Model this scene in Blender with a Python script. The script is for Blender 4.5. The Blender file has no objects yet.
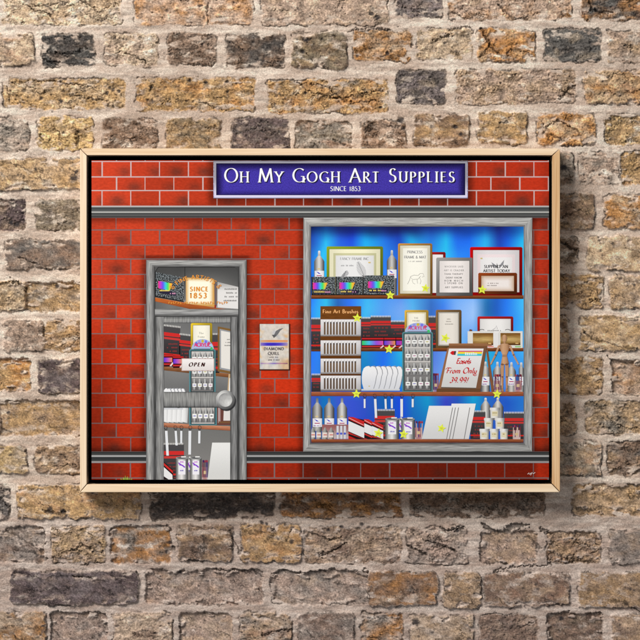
import bpy, math, random
import numpy as np
from mathutils.geometry import tessellate_polygon
from mathutils import Vector

# ------------------------------------------------------------------ camera, light, exposure
S = bpy.context.scene
PX = 0.00175            # one photo pixel on the wall, in metres
DIST = 4.0
cam_d = bpy.data.cameras.new('camera'); cam = bpy.data.objects.new('camera', cam_d)
S.collection.objects.link(cam); S.camera = cam
cam.location = (0, -DIST, 0); cam.rotation_euler = (math.radians(90), 0, 0)
cam_d.sensor_width = 36; cam_d.lens = 36 * DIST / (640 * PX)
cam_d.clip_start = 0.1; cam_d.clip_end = 100
w = bpy.data.worlds.new('World'); S.world = w; w.use_nodes = True
bg = w.node_tree.nodes['Background']
bg.inputs[0].default_value = (0.93, 0.96, 1.0, 1); bg.inputs[1].default_value = 0.27

def area(name, loc, target, size, power, col):
    d = bpy.data.lights.new(name, 'AREA'); d.shape = 'SQUARE'; d.size = size; d.energy = power; d.color = col
    o = bpy.data.objects.new(name, d); S.collection.objects.link(o); o.location = loc
    o.rotation_euler = (Vector(target) - Vector(loc)).to_track_quat('-Z', 'Y').to_euler()
    return o
area('key_light', (-3.3, -4.0, 3.9), (-.05, 0, 0.08), 2.7, 560, (1.0, 0.965, 0.92))  # large key lamp placed upper left to give the soft light
S.view_settings.view_transform = 'Standard'; S.view_settings.look = 'None'
S.view_settings.exposure = 0.0; S.view_settings.gamma = 1
S.render.resolution_x = 1024; S.render.resolution_y = 1024

# ------------------------------------------------------------------ helpers
def lin(c):
    a = np.asarray(c, float) / 255.0
    return np.where(a <= 0.04045, a / 12.92, ((a + 0.055) / 1.055) ** 2.4)

def tag(o, label=None, cat=None, kind=None, group=None):
    if label: o['label'] = label
    if cat: o['category'] = cat
    if kind: o['kind'] = kind
    if group: o['group'] = group
    return o

RNG = np.random.RandomState(7)
_perm = RNG.permutation(4096); _grad = RNG.rand(4096) * 2 * math.pi
_gx = np.cos(_grad); _gy = np.sin(_grad)
def pnoise(x, y, seed=0):
    x = x + seed * 17.13; y = y + seed * 9.71
    xi = np.floor(x).astype(np.int64); yi = np.floor(y).astype(np.int64)
    fx = x - xi; fy = y - yi
    u = fx * fx * fx * (fx * (fx * 6 - 15) + 10); v = fy * fy * fy * (fy * (fy * 6 - 15) + 10)
    def g(ix, iy, dx, dy):
        h = _perm[(_perm[(ix + seed * 131) & 4095] + iy) & 4095]
        return _gx[h] * dx + _gy[h] * dy
    a = g(xi, yi, fx, fy); b = g(xi + 1, yi, fx - 1, fy)
    c = g(xi, yi + 1, fx, fy - 1); d = g(xi + 1, yi + 1, fx - 1, fy - 1)
    return ((a + u * (b - a)) * (1 - v) + (c + u * (d - c)) * v) * 1.5
def fbm(x, y, sx, sy=None, o=3, seed=0, ridged=False, gain=0.5):
    sy = sy or sx; r = 0; amp = 1; tot = 0
    for i in range(o):
        n = pnoise(x / sx * 2 ** i, y / sy * 2 ** i, seed + i)
        if ridged: n = 1 - 2 * np.abs(n)
        r = r + amp * n; tot += amp; amp *= gain
    return r / tot
def sst(a, b, x):
    t = np.clip((x - a) / (b - a), 0, 1); return t * t * (3 - 2 * t)

# ------------------------------------------------------------------ the brick wall: one relief surface
GB=(198,174,146); OC=(184,148,102); OR=(186,132,76); DK=(86,80,76); DG=(104,101,97); PB=(184,158,138)
BR=(134,108,88); PU=(104,88,88); OL=(132,118,96); GY=(150,140,128); TN=(186,156,122); YO=(194,162,112); PG=(124,113,112)
BRICKS = [ # x0,x1,y0,y1,colour,second colour
(3,120,-14,24,TN,GB),(136,253,-14,24,PB,OR),(263,387,-14,24,PB,GB),(397,442,-14,16,DG,PG),(450,571,-14,19,PB,OR),(582,642,-14,19,DG,OR),
(-20,33,35,65,GB,TN),(43,94,35,66,DK,DG),(106,157,35,65,PB,GB),(169,215,34,64,BR,PB),(227,284,36,67,DK,BR),(293,346,34,67,OL,BR),(355,410,32,60,GB,OR),(417,472,30,58,GB,TN),(478,535,31,61,TN,OR),(545,600,30,61,DG,DK),(607,660,32,62,PB,TN),
(4,125,80,108,OC,GB),(137,254,79,110,OR,OC),(269,387,81,112,OR,OC),(398,445,71,103,DK,PG),(457,575,71,103,PB,TN),(585,650,72,102,TN,OR),
(-10,28,119,149,PB,GY),(39,93,118,149,YO,OC),(103,157,120,150,BR,PB),(167,219,120,150,OC,OL),(233,288,119,152,PU,DK),(297,350,123,155,OL,GY),(362,405,122,155,PB,BR),(415,468,116,144,OC,BR),(479,526,113,142,OL,OC),(538,595,115,144,GB,OR),(606,650,115,144,OC,YO),
(-10,85,160,189,OC,TN),(95,200,160,189,OC,GB),(210,330,160,189,BR,TN),(340,450,158,188,TN,GB),(460,573,154,184,OL,GY),(580,618,154,184,PB,GY),(622,660,153,184,TN,OC),
(-10,25,200,229,BR,PU),(37,88,200,229,OL,DG),(98,150,200,229,OC,BR),(500,552,197,229,TN,GB),(556,593,196,228,BR,TN),(605,652,196,228,OR,TN),
(6,125,241,268,BR,DG),(500,577,238,265,BR,OL),(588,655,238,270,GB,TN),
(-10,25,282,310,OC,GB),(27,85,283,310,GY,OC),(95,150,282,310,TN,GB),(500,550,276,308,TN,GB),(558,603,276,307,OC,BR),(611,655,277,308,TN,OC),
(4,43,322,349,PB,BR),(45,96,322,350,OC,BR),(500,568,318,350,BR,TN),(581,655,317,350,TN,OC),
(-10,29,360,390,OR,OC),(39,95,361,391,PG,PU),(500,550,360,392,TN,GB),(556,602,360,393,OC,BR),(613,655,361,393,PB,OR),
(1,120,402,434,OC,PB),(500,576,402,433,BR,TN),(586,650,402,433,TN,GY),
(-10,26,447,472,YO,GB),(36,90,447,473,TN,BR),(500,552,444,474,TN,GB),(558,600,443,474,TN,GY),(609,655,443,474,DG,BR),
(-10,9,487,519,DK,DG),(19,140,486,517,OC,TN),(151,273,487,518,DK,BR),(282,400,489,516,BR,OR),(410,545,486,516,BR,GY),(573,655,486,514,TN,OC),
(-10,43,528,561,BR,GY),(52,105,527,562,YO,TN),(112,170,527,562,OR,GY),(179,231,526,560,OC,BR),(242,300,526,561,OR,OC),(305,401,528,562,GB,BR),(408,467,528,563,GY,PB),(481,536,531,562,TN,PB),(548,600,533,562,TN,OC),(609,655,531,562,GY,TN),
(12,137,572,603,PG,PU),(147,261,571,603,GY,PB),(272,368,573,603,PB,GY),(369,436,573,604,OR,BR),(444,480,574,606,OC,TN),(485,568,574,604,TN,BR),(580,650,574,605,OC,TN),
(-12,45,613,650,GB,OR),(52,106,614,650,PB,GY),(115,172,614,650,GB,BR),(181,231,614,650,PB,GB),(240,291,614,650,GY,TN),(299,353,614,650,BR,GY),(362,402,614,650,GY,OR),(411,472,616,650,GB,OC),(481,537,616,650,BR,DK),(548,602,615,650,BR,OL),(612,660,615,650,TN,BR)]
ROWS = [5,50,94,134,172,214,253,294,334,376,418,460,502,545,588,631]
def extra_bricks():
    rr = random.Random(11); out = []
    pal = [GB,OC,OR,PB,BR,TN,TN,OL,GY,OC,PG,DK]
    rows = [5 - 41.3 * k for k in range(8, 0, -1)] + ROWS + [631 + 41.6 * k for k in range(1, 9)]
    for i, yc in enumerate(rows):
        x = -430 + (i % 2) * 30; inside = 0 <= yc < 640
        while x < 1070:
            L = 117 if (i % 2 == 0) else 53
            L += rr.uniform(-4, 4)
            c1, c2 = rr.choice(pal), rr.choice(pal)
            if not inside or x + L < 0 or x > 662:
                out.append((x, x + L, yc - 15 + rr.uniform(-1, 1), yc + 15 + rr.uniform(-1, 1), c1, c2))
            x += L + 11
    return out
def make_wall():
    def axis(lo, hi):
        a = np.concatenate([np.arange(lo, -12, 3.2), np.arange(-12, 652, 0.62), np.arange(652, hi, 3.2)])
        return a
    xs = axis(-420, 1060); ys = axis(-300, 940)
    X, Y = np.meshgrid(xs, ys); ny, nx = X.shape
    mask = np.zeros_like(X); sd = np.full_like(X, 9.0); hgt = np.zeros_like(X)
    col = np.zeros(X.shape + (3,)); rid = np.zeros(X.shape)
    wx = fbm(X, Y, 16, o=2, seed=3) * 2.9 + fbm(X, Y, 4.0, o=2, seed=5) * 1.3
    wy = fbm(X, Y, 18, o=2, seed=8) * 3.0 + fbm(X, Y, 4.5, o=2, seed=11) * 1.7
    n1 = fbm(X, Y, 22, 14, o=4, seed=20); n2 = fbm(X, Y, 11, 7, o=4, seed=30)
    nh = fbm(X, Y, 3.2, 2.2, o=3, seed=40, gain=0.7)
    md = fbm(X, Y, 6.5, 4.0, o=3, seed=380, gain=.65)
    n3 = fbm(X + wx * 4, Y + wy * 3, 17, 8, o=4, seed=26)
    def lines(f, wd):                                  # thin wandering lines where f crosses zero
        gy, gx = np.gradient(f, ys, xs)
        return sst(wd + .45, wd * .5, np.abs(f) / (np.hypot(gx, gy) + 1e-4))
    thin = np.maximum(lines(fbm(X + wx * 3, Y + wy * 3 + X * .12, 34, 13, o=5, seed=410, gain=.6), .38) * sst(-.05, .2, fbm(X, Y, 15, o=2, seed=420)),
                      lines(fbm(X + wx * 2 , Y + wy * 2 - X * .2, 26, 15, o=5, seed=430, gain=.6), .30) * sst(0.0, .2, fbm(X, Y, 13, o=2, seed=440)))
    # mortar: sandy, trowelled horizontally, pinkish with paler smears
    big = fbm(X, Y, 160, 110, o=2, seed=50)
    mA = lin((188,163,143)); mB = lin((216,197,178)); mC = lin((154,137,123))
    t = sst(-0.32, 0.36, fbm(X, Y, 38, 8, o=5, seed=60, gain=.6) + big * 0.3)[..., None]
    u = sst(0.05, 0.4, fbm(X, Y, 22, 6, o=5, seed=66, gain=.6))[..., None]
    col[:] = (mA * (1 - t) + mB * t) * (1 - u * .55) + mC * u * .55
    hgt[:] = 1.2 + fbm(X, Y, 30, 12, o=4, seed=70) * 2.1 + fbm(X, Y, 7, 4.2, o=3, seed=75, gain=.65) * 0.9
    mt = sst(.2, .4, fbm(X, Y, 30, o=2, seed=78)) * thin; hgt -= mt * .8; col *= (1 - mt * .2)[..., None]
    rr = random.Random(5); rw = random.Random(9)
    for (x0, x1, y0, y1, c1, c2) in BRICKS + extra_bricks():
        x0 -= 1; x1 += 1; y0 -= 1.2; y1 += 1.2
        i0, i1 = np.searchsorted(xs, [x0 - 8, x1 + 8]); j0, j1 = np.searchsorted(ys, [y0 - 8, y1 + 8])
        if i1 <= i0 or j1 <= j0: continue
        sl = (slice(j0, j1), slice(i0, i1))
        x = X[sl] + wx[sl]; y = Y[sl] + wy[sl]
        tilt = rr.uniform(-.012, .012)
        cx, cy = (x0 + x1) / 2, (y0 + y1) / 2; r = rr.uniform(2.5, 5.5)
        y = y - (x - cx) * tilt
        qx = np.abs(x - cx) - (x1 - x0) / 2 + r; qy = np.abs(y - cy) - (y1 - y0) / 2 + r
        d = np.hypot(np.maximum(qx, 0), np.maximum(qy, 0)) + np.minimum(np.maximum(qx, qy), 0) - r
        m = sst(1.0, -1.3, d + nh[sl] * 1.2)
        sd[sl] = np.where(np.abs(d) < np.abs(sd[sl]), d, sd[sl])
        sh = rr.uniform(-.3, .3)
        t = sst(-0.45 , 0.5, n1[sl] + sh)[..., None]
        a, b = lin(c1), lin(c2)
        c = a * (1 - t) + b * t
        t3 = sst(.0, .42, fbm(x, y, 24, 13, o=4, seed=rr.randrange(450, 500)))[..., None]; c3 = lin(rr.choice([PB, GB, BR, (180,126,92), OC, TN, PB]))
        c = c * (1 - t3 * .38) + c3 * t3 * .38
        light = rr.uniform(.86, 1.1)
        dark = max(c1) < 120
        lime = sst(.12 if not dark else .3, .62, fbm(x, y, 19, 9, o=4, seed=rr.randrange(80, 140)) + rr.uniform(-.10, .12))[..., None] * rr.uniform(.5, .95) * (.55 if dark else 1)
        c = c * light * (1 - lime) + lin((212,198,182)) * lime
        soot = sst(.22, .6, fbm(x, y, 13, 8, o=4, seed=rr.randrange(150, 220)) + rr.uniform(-.15, .08))[..., None] * rr.uniform(.25, .8)
        c = c * (1 - soot) + lin((92,80,74)) * soot
        c = c * (1 + n2[sl][..., None] * .75)
        wsh = (rw.uniform(.0, .14) + (.12 if cy > 520 else 0)) * (.3 if OR in (c1, c2) else 1); c = c * (1 - wsh) + lin((188,164,150)) * wsh      # lime wash left on the face
        # craggy face: height of this brick
        amp = rr.uniform(.6, 1.5)
        k = rr.uniform(10, 22)
        hb = 2.1 + rr.uniform(-.7, .9) + n1[sl] * amp * 1.9 + n2[sl] * amp * 1.7 + nh[sl] * 1.0
        an = rr.uniform(-.7, .5); ca, sa = math.cos(an), math.sin(an)
        rg = fbm(x * ca + y * sa + wx[sl] * 2, y * ca - x * sa + wy[sl] * 2, rr.uniform(18, 30), rr.uniform(4.5, 8), o=4, seed=rr.randrange(230, 300), ridged=True, gain=.6)
        dens = rr.uniform(-.22, .22)
        # flaked, layered face: soft terraces with sharp little ledges
        ter = (n3[sl] + n1[sl] * .5 + y * rr.uniform(-.02, .03)) * rr.uniform(3.0, 5.0)
        fl = np.floor(ter); hb = hb + (fl + sst(.40, .60, ter - fl)) * rr.uniform(.25, .6)
        crk = thin[sl] * sst(-.02, .22, n1[sl] + dens)
        fold = sst(.42, .72, rg) * rr.uniform(.35, 1.0); hb = hb - crk * 1.9 - fold * 1.5
        c = c * (1 - fold[..., None] * .34) * (1 + md[sl][..., None] * .42)
        c = c * (1 - crk[..., None] * .68)
        m = m * (1 - .9 * sst(.08, .26, fbm(X[sl], Y[sl], 15, 8, o=4, seed=510)) * sst(-13, -2, d))
        hgt[sl] = hgt[sl] * (1 - m) + hb * m
        col[sl] = col[sl] * (1 - m[..., None]) + c * m[..., None]
        mask[sl] = np.maximum(mask[sl], m)
    # open joint lines between brick and mortar, here and there
    gl = sst(.95, .2, np.abs(sd - .3 + nh * 1.2)) * sst(-.05, .2, fbm(X, Y, 24, 12, o=2, seed=310))
    hgt -= gl * 2.4; col *= (1 - gl * .62)[..., None]
    # fine grit
    grit = fbm(X, Y, 1.9, 1.6, o=2, seed=330)
    hgt += grit * .38 * (0.45 + mask); col *= (1 + grit * .55 * (0.35 + mask * .65))[..., None]
    hf = sst(.28, .46, fbm(X, Y, 4.2, 2.4, o=3, seed=345, gain=.7)) * np.maximum(mask, .25)
    hgt -= hf * 1.4; col *= (1 - hf * .5)[..., None]
    wf = sst(.33, .55, fbm(X, Y, 5.2, 3.4, o=3, seed=365, gain=.7)) * mask
    col[:] = col * (1 - wf * .4)[..., None] + lin((216,200,180)) * (wf * .4)[..., None]
    # cracks and pits seen in the photograph (points in wall units), depth in mm, half width
    CR = [([(26,5),(34,12),(48,15),(54,22)],1.1),([(28,4),(50,9)],.7),([(80,2),(100,10),(116,3)],.7),([(208,0),(208,22)],.8),([(55,54),(70,53),(86,48)],1),([(44,60),(50,62),(58,62)],1.1),
     ([(70,95),(82,99),(103,98)],1),([(12,83),(40,80),(88,86),(96,90)],.7),([(78,131),(76,140),(77,147)],1.2),([(40,136),(43,141)],1.2),([(348,33),(366,27),(385,31),(401,28)],.9),
     ([(296,81),(313,93),(341,98),(360,96),(382,90)],.8),([(300,84),(330,88),(345,103),(380,101)],.6),([(435,41),(443,38),(452,35)],1.7),([(449,30),(471,27)],1),([(482,29),(490,45),(502,56)],1.6),([(490,45),(481,56)],1.4),
     ([(499,3),(505,12),(513,19),(530,18)],.9),([(588,0),(592,10),(612,13)],1.6),([(560,100),(567,90),(575,86)],1.6),([(562,92),(574,95)],1),([(542,136),(548,126),(557,120),(570,126),(578,133)],1),([(545,133),(565,139)],.8),
     ([(0,165),(8,162),(34,171),(46,170)],.8),([(17,258),(28,260),(42,266)],1.1),([(0,285),(17,282),(27,290)],1.2),([(12,278),(26,292)],.9),([(49,427),(66,427)],1.6),([(1,428),(12,432)],1.2),([(0,390),(14,390)],1),
     ([(561,219),(570,215),(582,209)],1.1),([(561,240),(568,245),(576,249)],1.4),([(582,331),(596,339),(607,342),(638,350)],1.2),([(606,356),(616,363),(640,362)],1),([(561,453),(571,455)],1.1),([(562,474),(575,476),(590,475)],1),([(596,368),(604,376)],.9),
     ([(46,510),(56,514),(67,512)],2.6),([(14,549),(30,552),(45,557)],1.6),([(5,532),(22,540),(36,546)],1.2),([(52,558),(66,553),(82,544),(92,548),(103,552)],.9),([(163,545),(168,550),(173,549)],2.2),([(192,549),(199,554),(206,550),(202,538)],1.4),
     ([(17,573),(40,577),(69,574),(86,576),(103,581)],1.1),([(14,589),(40,590),(69,589)],.9),([(51,629),(58,634)],1.1),([(0,626),(45,627)],.7),([(229,528),(234,540),(240,554)],1),([(243,530),(262,533),(274,529),(264,543)],1),
     ([(320,554),(332,550),(347,544)],1.4),([(310,533),(326,541),(345,536)],.8),([(409,547),(416,551),(425,554)],1.9),([(217,571),(240,570),(255,571),(261,576)],1.2),([(272,573),(310,572),(365,570)],.9),([(262,634),(278,632),(293,629)],1.2),
     ([(482,524),(489,530),(503,531),(516,527),(527,525)],3.4),([(528,536),(533,543),(540,547)],2.6),([(540,530),(552,534)],1.9),([(484,563),(496,562),(509,564)],1.5),([(425,538),(440,545),(455,553)],1.3),([(566,562),(580,561),(595,562)],1.4),([(492,572),(520,567),(552,564)],1),
     ([(609,600),(624,602),(640,611)],1),([(440,528),(452,531),(463,528)],2.0),([(575,508),(590,512),(602,506)],1.4),([(510,608),(522,600),(530,590)],.8),([(600,92),(622,94),(640,90)],.9),([(590,300),(600,296)],1),([(8,88),(9,104)],.9)]
    PT = [(200,6,2.4),(61,101,2.4),(107,93,2.4),(113,90,2.6),(119,92,2.2),(110,88,1.8),(377,17,4.2),(372,14,2.6),(306,40,3.6),(303,52,2.6),(388,54,3),(358,56,2.2),(306,93,2.2),(380,107,2.4),(227,82,2.2),(228,92,2),(401,120,4.6),(404,128,2.6),
      (74,178,5.4),(77,172,3),(17,224,4.4),(11,222,3),(57,286,2.8),(8,413,2.2),(34,410,1.8),(564,168,4.4),(634,285,2),(82,500,1.6),(92,502,1.6),(50,508,3.4),(64,511,3),(180,572,2.6),(62,619,2),(262,523,2.6),(267,524,2),(292,541,2.8),(415,621,4.6),(561,619,3.4),
      (458,531,2.6),(190,81,2.2),(206,82,2),(152,88,2),(70,169,1.6),(52,112,1.2),(610,118,1.7),(622,121,1.5),(455,127,3.2),(460,134,2.4),(248,605,1.4),(170,543,2.6),(166,552,2),(328,530,2),(342,527,2.2),(362,524,2.4),(368,527,1.8)]
    r2 = random.Random(3)
    for (x0, x1, y0, y1, _, _) in BRICKS:
        for k in range(int((x1 - x0) / 9)):
            PT.append((r2.uniform(x0 + 3, x1 - 3), r2.uniform(y0 + 3, y1 - 3), r2.choice([.7, .8, .9, 1.0, 1.3, 1.7])))
        if r2.random() < .8:                      # extra wandering cracks
            for q in range(1):
                x = r2.uniform(x0 + 2, x1 - 14); y = r2.uniform(y0 + 4, y1 - 4); p = [(x, y)]; a = r2.uniform(-.6, .6)
                for k in range(r2.choice([2, 3, 4])):
                    a += r2.uniform(-.6, .6); x += 6.5 * math.cos(a); y += 5 * math.sin(a)
                    p.append((min(x, x1 - 2), min(max(y, y0 + 2), y1 - 1)))
                CR.append((p, r2.choice([.4, .5, .6, .8])))
    for pts, wd in CR:
        px = [p[0] for p in pts]; py = [p[1] for p in pts]
        i0, i1 = np.searchsorted(xs, [min(px) - 6, max(px) + 6]); j0, j1 = np.searchsorted(ys, [min(py) - 6, max(py) + 6])
        sl = (slice(j0, j1), slice(i0, i1)); x = X[sl] + wx[sl] * 1.2 + nh[sl] * 2.2; y = Y[sl] + wy[sl] * 1.2 + nh[sl] * 2.6; vw = .55 + .9 * sst(-.4, .5, n2[sl])
        D = np.full(x.shape, 99.0)
        for (ax, ay), (bx, by) in zip(pts[:-1], pts[1:]):
            L2 = (bx - ax) ** 2 + (by - ay) ** 2 + 1e-6
            t = np.clip(((x - ax) * (bx - ax) + (y - ay) * (by - ay)) / L2, 0, 1)
            D = np.minimum(D, np.hypot(x - ax - t * (bx - ax), y - ay - t * (by - ay)))
        m = sst(.5, .0, D - wd * vw * .62) * (1 if wd > .9 else sst(-.25, .05, n2[sl] + .12))
        hgt[sl] -= m * min(1.6 + wd * 1.3, 5); col[sl] *= (1 - m * .55)[..., None]
        lip = sst(wd + 3, wd + .6, D) * (1 - m) * sst(0, 1, (ay + 2 - y) / 3)
        hgt[sl] += lip * .5
    for (cx, cy, r) in PT:
        i0, i1 = np.searchsorted(xs, [cx - r - 4, cx + r + 4]); j0, j1 = np.searchsorted(ys, [cy - r - 4, cy + r + 4])
        sl = (slice(j0, j1), slice(i0, i1))
        D = np.hypot(X[sl] - cx + wx[sl] * .5, (Y[sl] - cy) * 1.15 + wy[sl] * .5) + nh[sl] * r * .5
        m = sst(r + .5, r * .4, D)
        hgt[sl] -= m * min(.9 + r * .5, 2.6)
        bl = (m * (.62 if r < 2 else .85))[..., None]
        col[sl] = col[sl] * (1 - bl) + lin((52,50,54)) * bl
    col *= 1.0 + big[..., None] * .10
    low = sst(470, 560, Y)[..., None]; col = col * (1 - low * .17) * (1 + low * np.array([0, -.01, .05]))   # greyer, darker courses near the foot of the photo
    lum = col.mean(-1, keepdims=True); col = lum + (col - lum) * (.84 + .14 * mask[..., None])
    lum = np.clip(col.mean(-1, keepdims=True), .01, 1); col = col * (lum / .34) ** (.06 + .10 * mask[..., None]) * 1.06
    col = np.clip(col, .012, .72)
    hgt = np.clip(hgt, -4.5, 5.6)
    V = np.stack([(X - 320) * PX, -hgt * 0.001, (320 - Y) * PX], -1).reshape(-1, 3).astype(np.float32)
    idx = np.arange(ny * nx, dtype=np.int32).reshape(ny, nx)
    F = np.stack([idx[:-1, :-1], idx[1:, :-1], idx[1:, 1:], idx[:-1, 1:]], -1).reshape(-1, 4)
    me = bpy.data.meshes.new('brick_wall')
    me.vertices.add(len(V)); me.vertices.foreach_set('co', V.ravel())
    me.loops.add(F.size); me.loops.foreach_set('vertex_index', F.ravel())
    me.polygons.add(len(F)); me.polygons.foreach_set('loop_start', np.arange(0, F.size, 4, dtype=np.int32))
    me.polygons.foreach_set('use_smooth', np.ones(len(F), bool))
    me.update()
    ca = me.color_attributes.new('pigment', 'FLOAT_COLOR', 'POINT')
    ca.data.foreach_set('color', np.concatenate([col, np.ones((ny, nx, 1))], -1).astype(np.float32).ravel())
    m = bpy.data.materials.new('old_brick_and_mortar'); m.use_nodes = True
    nt = m.node_tree; N = nt.nodes; L = nt.links; b = N['Principled BSDF']
    at = N.new('ShaderNodeAttribute'); at.attribute_name = 'pigment'
    tc = N.new('ShaderNodeTexCoord'); nz = N.new('ShaderNodeTexNoise'); nz.inputs['Scale'].default_value = 520; nz.inputs['Detail'].default_value = 4; nz.inputs['Roughness'].default_value = .7
    L.new(tc.outputs['Object'], nz.inputs['Vector'])
    mr = N.new('ShaderNodeMapRange'); mr.inputs['From Min'].default_value = .3; mr.inputs['From Max'].default_value = .7; mr.inputs['To Min'].default_value = .62; mr.inputs['To Max'].default_value = 1.36
    L.new(nz.outputs['Fac'], mr.inputs['Value'])
    mx = N.new('ShaderNodeVectorMath'); mx.operation = 'SCALE'
    L.new(at.outputs['Color'], mx.inputs[0]); L.new(mr.outputs['Result'], mx.inputs['Scale']); L.new(mx.outputs[0], b.inputs['Base Color'])
    bp = N.new('ShaderNodeBump'); bp.inputs['Strength'].default_value = .8; bp.inputs['Distance'].default_value = .001
    L.new(nz.outputs['Fac'], bp.inputs['Height']); L.new(bp.outputs['Normal'], b.inputs['Normal'])
    b.inputs['Roughness'].default_value = .93; b.inputs['Specular IOR Level'].default_value = .18
    me.materials.append(m)
    o = bpy.data.objects.new('brick_wall', me); S.collection.objects.link(o)
    tag(o, 'weathered wall of old tan, orange and grey bricks with pale mortar behind the framed picture', 'wall')
make_wall()

# ------------------------------------------------------------------ print inks and frame materials
def ink(name, sx=900, sy=900, lo=.95, hi=1.05, detail=2, rough=.7, spec=.03, distort=0):
    m = bpy.data.materials.new(name); m.use_nodes = True; N = m.node_tree.nodes; L = m.node_tree.links; b = N['Principled BSDF']
    at = N.new('ShaderNodeAttribute'); at.attribute_name = 'pigment'
    tc = N.new('ShaderNodeTexCoord'); mp = N.new('ShaderNodeMapping'); mp.inputs['Scale'].default_value = (sx, 1, sy)
    nz = N.new('ShaderNodeTexNoise'); nz.inputs['Scale'].default_value = 1; nz.inputs['Detail'].default_value = detail; nz.inputs['Distortion'].default_value = distort
    mr = N.new('ShaderNodeMapRange'); mr.inputs['From Min'].default_value = .3; mr.inputs['From Max'].default_value = .7
    mr.inputs['To Min'].default_value = lo; mr.inputs['To Max'].default_value = hi
    mx = N.new('ShaderNodeVectorMath'); mx.operation = 'SCALE'
    L.new(tc.outputs['Object'], mp.inputs[0]); L.new(mp.outputs[0], nz.inputs['Vector']); L.new(nz.outputs['Fac'], mr.inputs['Value'])
    L.new(at.outputs['Color'], mx.inputs[0]); L.new(mr.outputs['Result'], mx.inputs['Scale']); L.new(mx.outputs[0], b.inputs['Base Color'])
    b.inputs['Roughness'].default_value = rough; b.inputs['Specular IOR Level'].default_value = spec
    return m
INK = ink('print_ink')
INK_BRICK = ink('print_ink_red_brick', 160, 300, .84, 1.17, 8)
INK_V = ink('print_ink_grey_grain_upright', 760, 30, .4, 1.5, 6, distort=.4)
INK_H = ink('print_ink_grey_grain_level', 30, 760, .48, 1.46, 6, distort=.4)
INK_SIGN = ink('print_ink_purple_mottle', 500, 500, .72, 1.3, 5)
INK_SHELF = ink('print_ink_brown_grain', 60, 900, .75, 1.25, 3)
INK_STONE = ink('print_ink_stained_paper', 160, 130, .82, 1.14, 4)
INK_SPK = ink('print_ink_speckled_carton', 560, 560, -2.6, 6.6, 1)

K = PX * (DIST - .044) / DIST        # drawing units -> metres on the picture (its true size)
Y0 = -.0440                          # face of the print
LAYER = 1.2e-4; STEP = 4e-6          # ink-thin build-up so no two printed areas share a plane
root = bpy.data.objects.new('framed_picture', None); S.collection.objects.link(root)
tag(root, 'framed art supply shop print in a pale wood floating frame hung on the brick wall', 'framed picture')
def X_(px): return (px - 320) * K
def Z_(py): return (320 - py) * K

def clip(poly, ax, v, keep_lo):
    out = []; n = len(poly)
    for i in range(n):
        a, b = poly[i], poly[(i + 1) % n]
        ia = (a[ax] <= v) if keep_lo else (a[ax] >= v); ib = (b[ax] <= v) if keep_lo else (b[ax] >= v)
        if ia: out.append(a)
        if ia != ib:
            t = (v - a[ax]) / (b[ax] - a[ax]); out.append(tuple(a[k] + t * (b[k] - a[k]) for k in (0, 1)))
    return out
def sheets(poly, ax, step):
    lo = min(p[ax] for p in poly); hi = max(p[ax] for p in poly)
    n = max(1, int(math.ceil((hi - lo) / step - 1e-6))); res = []
    for i in range(n):
        q = poly
        if i > 0: q = clip(q, ax, lo + (hi - lo) * i / n, False)
        if i < n - 1 and q: q = clip(q, ax, lo + (hi - lo) * (i + 1) / n, True)
        if len(q) >= 3: res.append(q)
    return res
class Item:
    def __init__(s, name, parent, level, label=None):
        s.name, s.parent, s.level, s.label = name, parent, level, label
        s.v = []; s.f = []; s.c = []; s.m = []; s.mats = []; s.k = 0
    def face(s, pts, col, mat, fn):
        a = 0.0
        for i in range(len(pts)):
            p, q = pts[i], pts[(i + 1) % len(pts)]; a += p[0] * q[1] - q[0] * p[1]
        if abs(a) < 1e-5: return
        if a > 0: pts = pts[::-1]
        y = Y0 - s.level * LAYER - s.k * STEP; i0 = len(s.v)
        for p in pts:
            s.v.append((X_(p[0]), y, Z_(p[1]))); s.c.append(col(p[0], p[1]) if fn else col)
        s.f.append(list(range(i0, len(s.v)))); s.m.append(mat)
    def poly(s, pts, col, mat=None, step=None, bump=True):
        mat = mat or INK
        if mat not in s.mats: s.mats.append(mat)
        mi = s.mats.index(mat); fn = callable(col)
        if not fn: col = tuple(col)
        cf = (lambda x, y: tuple(lin(col(x, y)))) if fn else tuple(lin(col))
        if fn and step is None: step = 1.5
        tris = [pts]
        if len(pts) > 4 or not convex(pts):
            tris = [[pts[i] for i in t] for t in tessellate_polygon([[Vector((p[0], p[1], 0)) for p in pts]])]
        for t in tris:
            if fn:
                sx, sy = step if isinstance(step, tuple) else (step, step)
                for a in sheets(t, 0, sx):
                    for b in sheets(a, 1, sy): s.face(b, cf, mi, True)
            else: s.face(t, cf, mi, False)
        if bump: s.k += 1
        return s
    def rect(s, x0, y0, x1, y1, col, mat=None, step=None, bump=True):
        return s.poly([(x0, y0), (x1, y0), (x1, y1), (x0, y1)], col, mat, step, bump)
    def ell(s, cx, cy, rx, ry, col, a0=0, a1=360, n=20, step=None, mat=None):
        return s.poly([(cx + rx * math.cos(math.radians(a0 + (a1 - a0) * i / n)), cy + ry * math.sin(math.radians(a0 + (a1 - a0) * i / n))) for i in range(n if a1 - a0 == 360 else n + 1)], col, mat, step)
    def line(s, pts, wd, col):
        ribbon(s, pts, lambda a: wd, col); return s
    def build(s):
        me = bpy.data.meshes.new(s.name); me.from_pydata(s.v, [], s.f); me.update()
        ca = me.color_attributes.new('pigment', 'FLOAT_COLOR', 'POINT')
        ca.data.foreach_set('color', np.array([(c[0], c[1], c[2], 1.0) for c in s.c], np.float32).ravel())
        for m in s.mats: me.materials.append(m)
        me.polygons.foreach_set('material_index', s.m)
        o = bpy.data.objects.new(s.name, me); S.collection.objects.link(o); o.parent = s.parent
        if s.label: o['label'] = s.label
        return o
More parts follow.
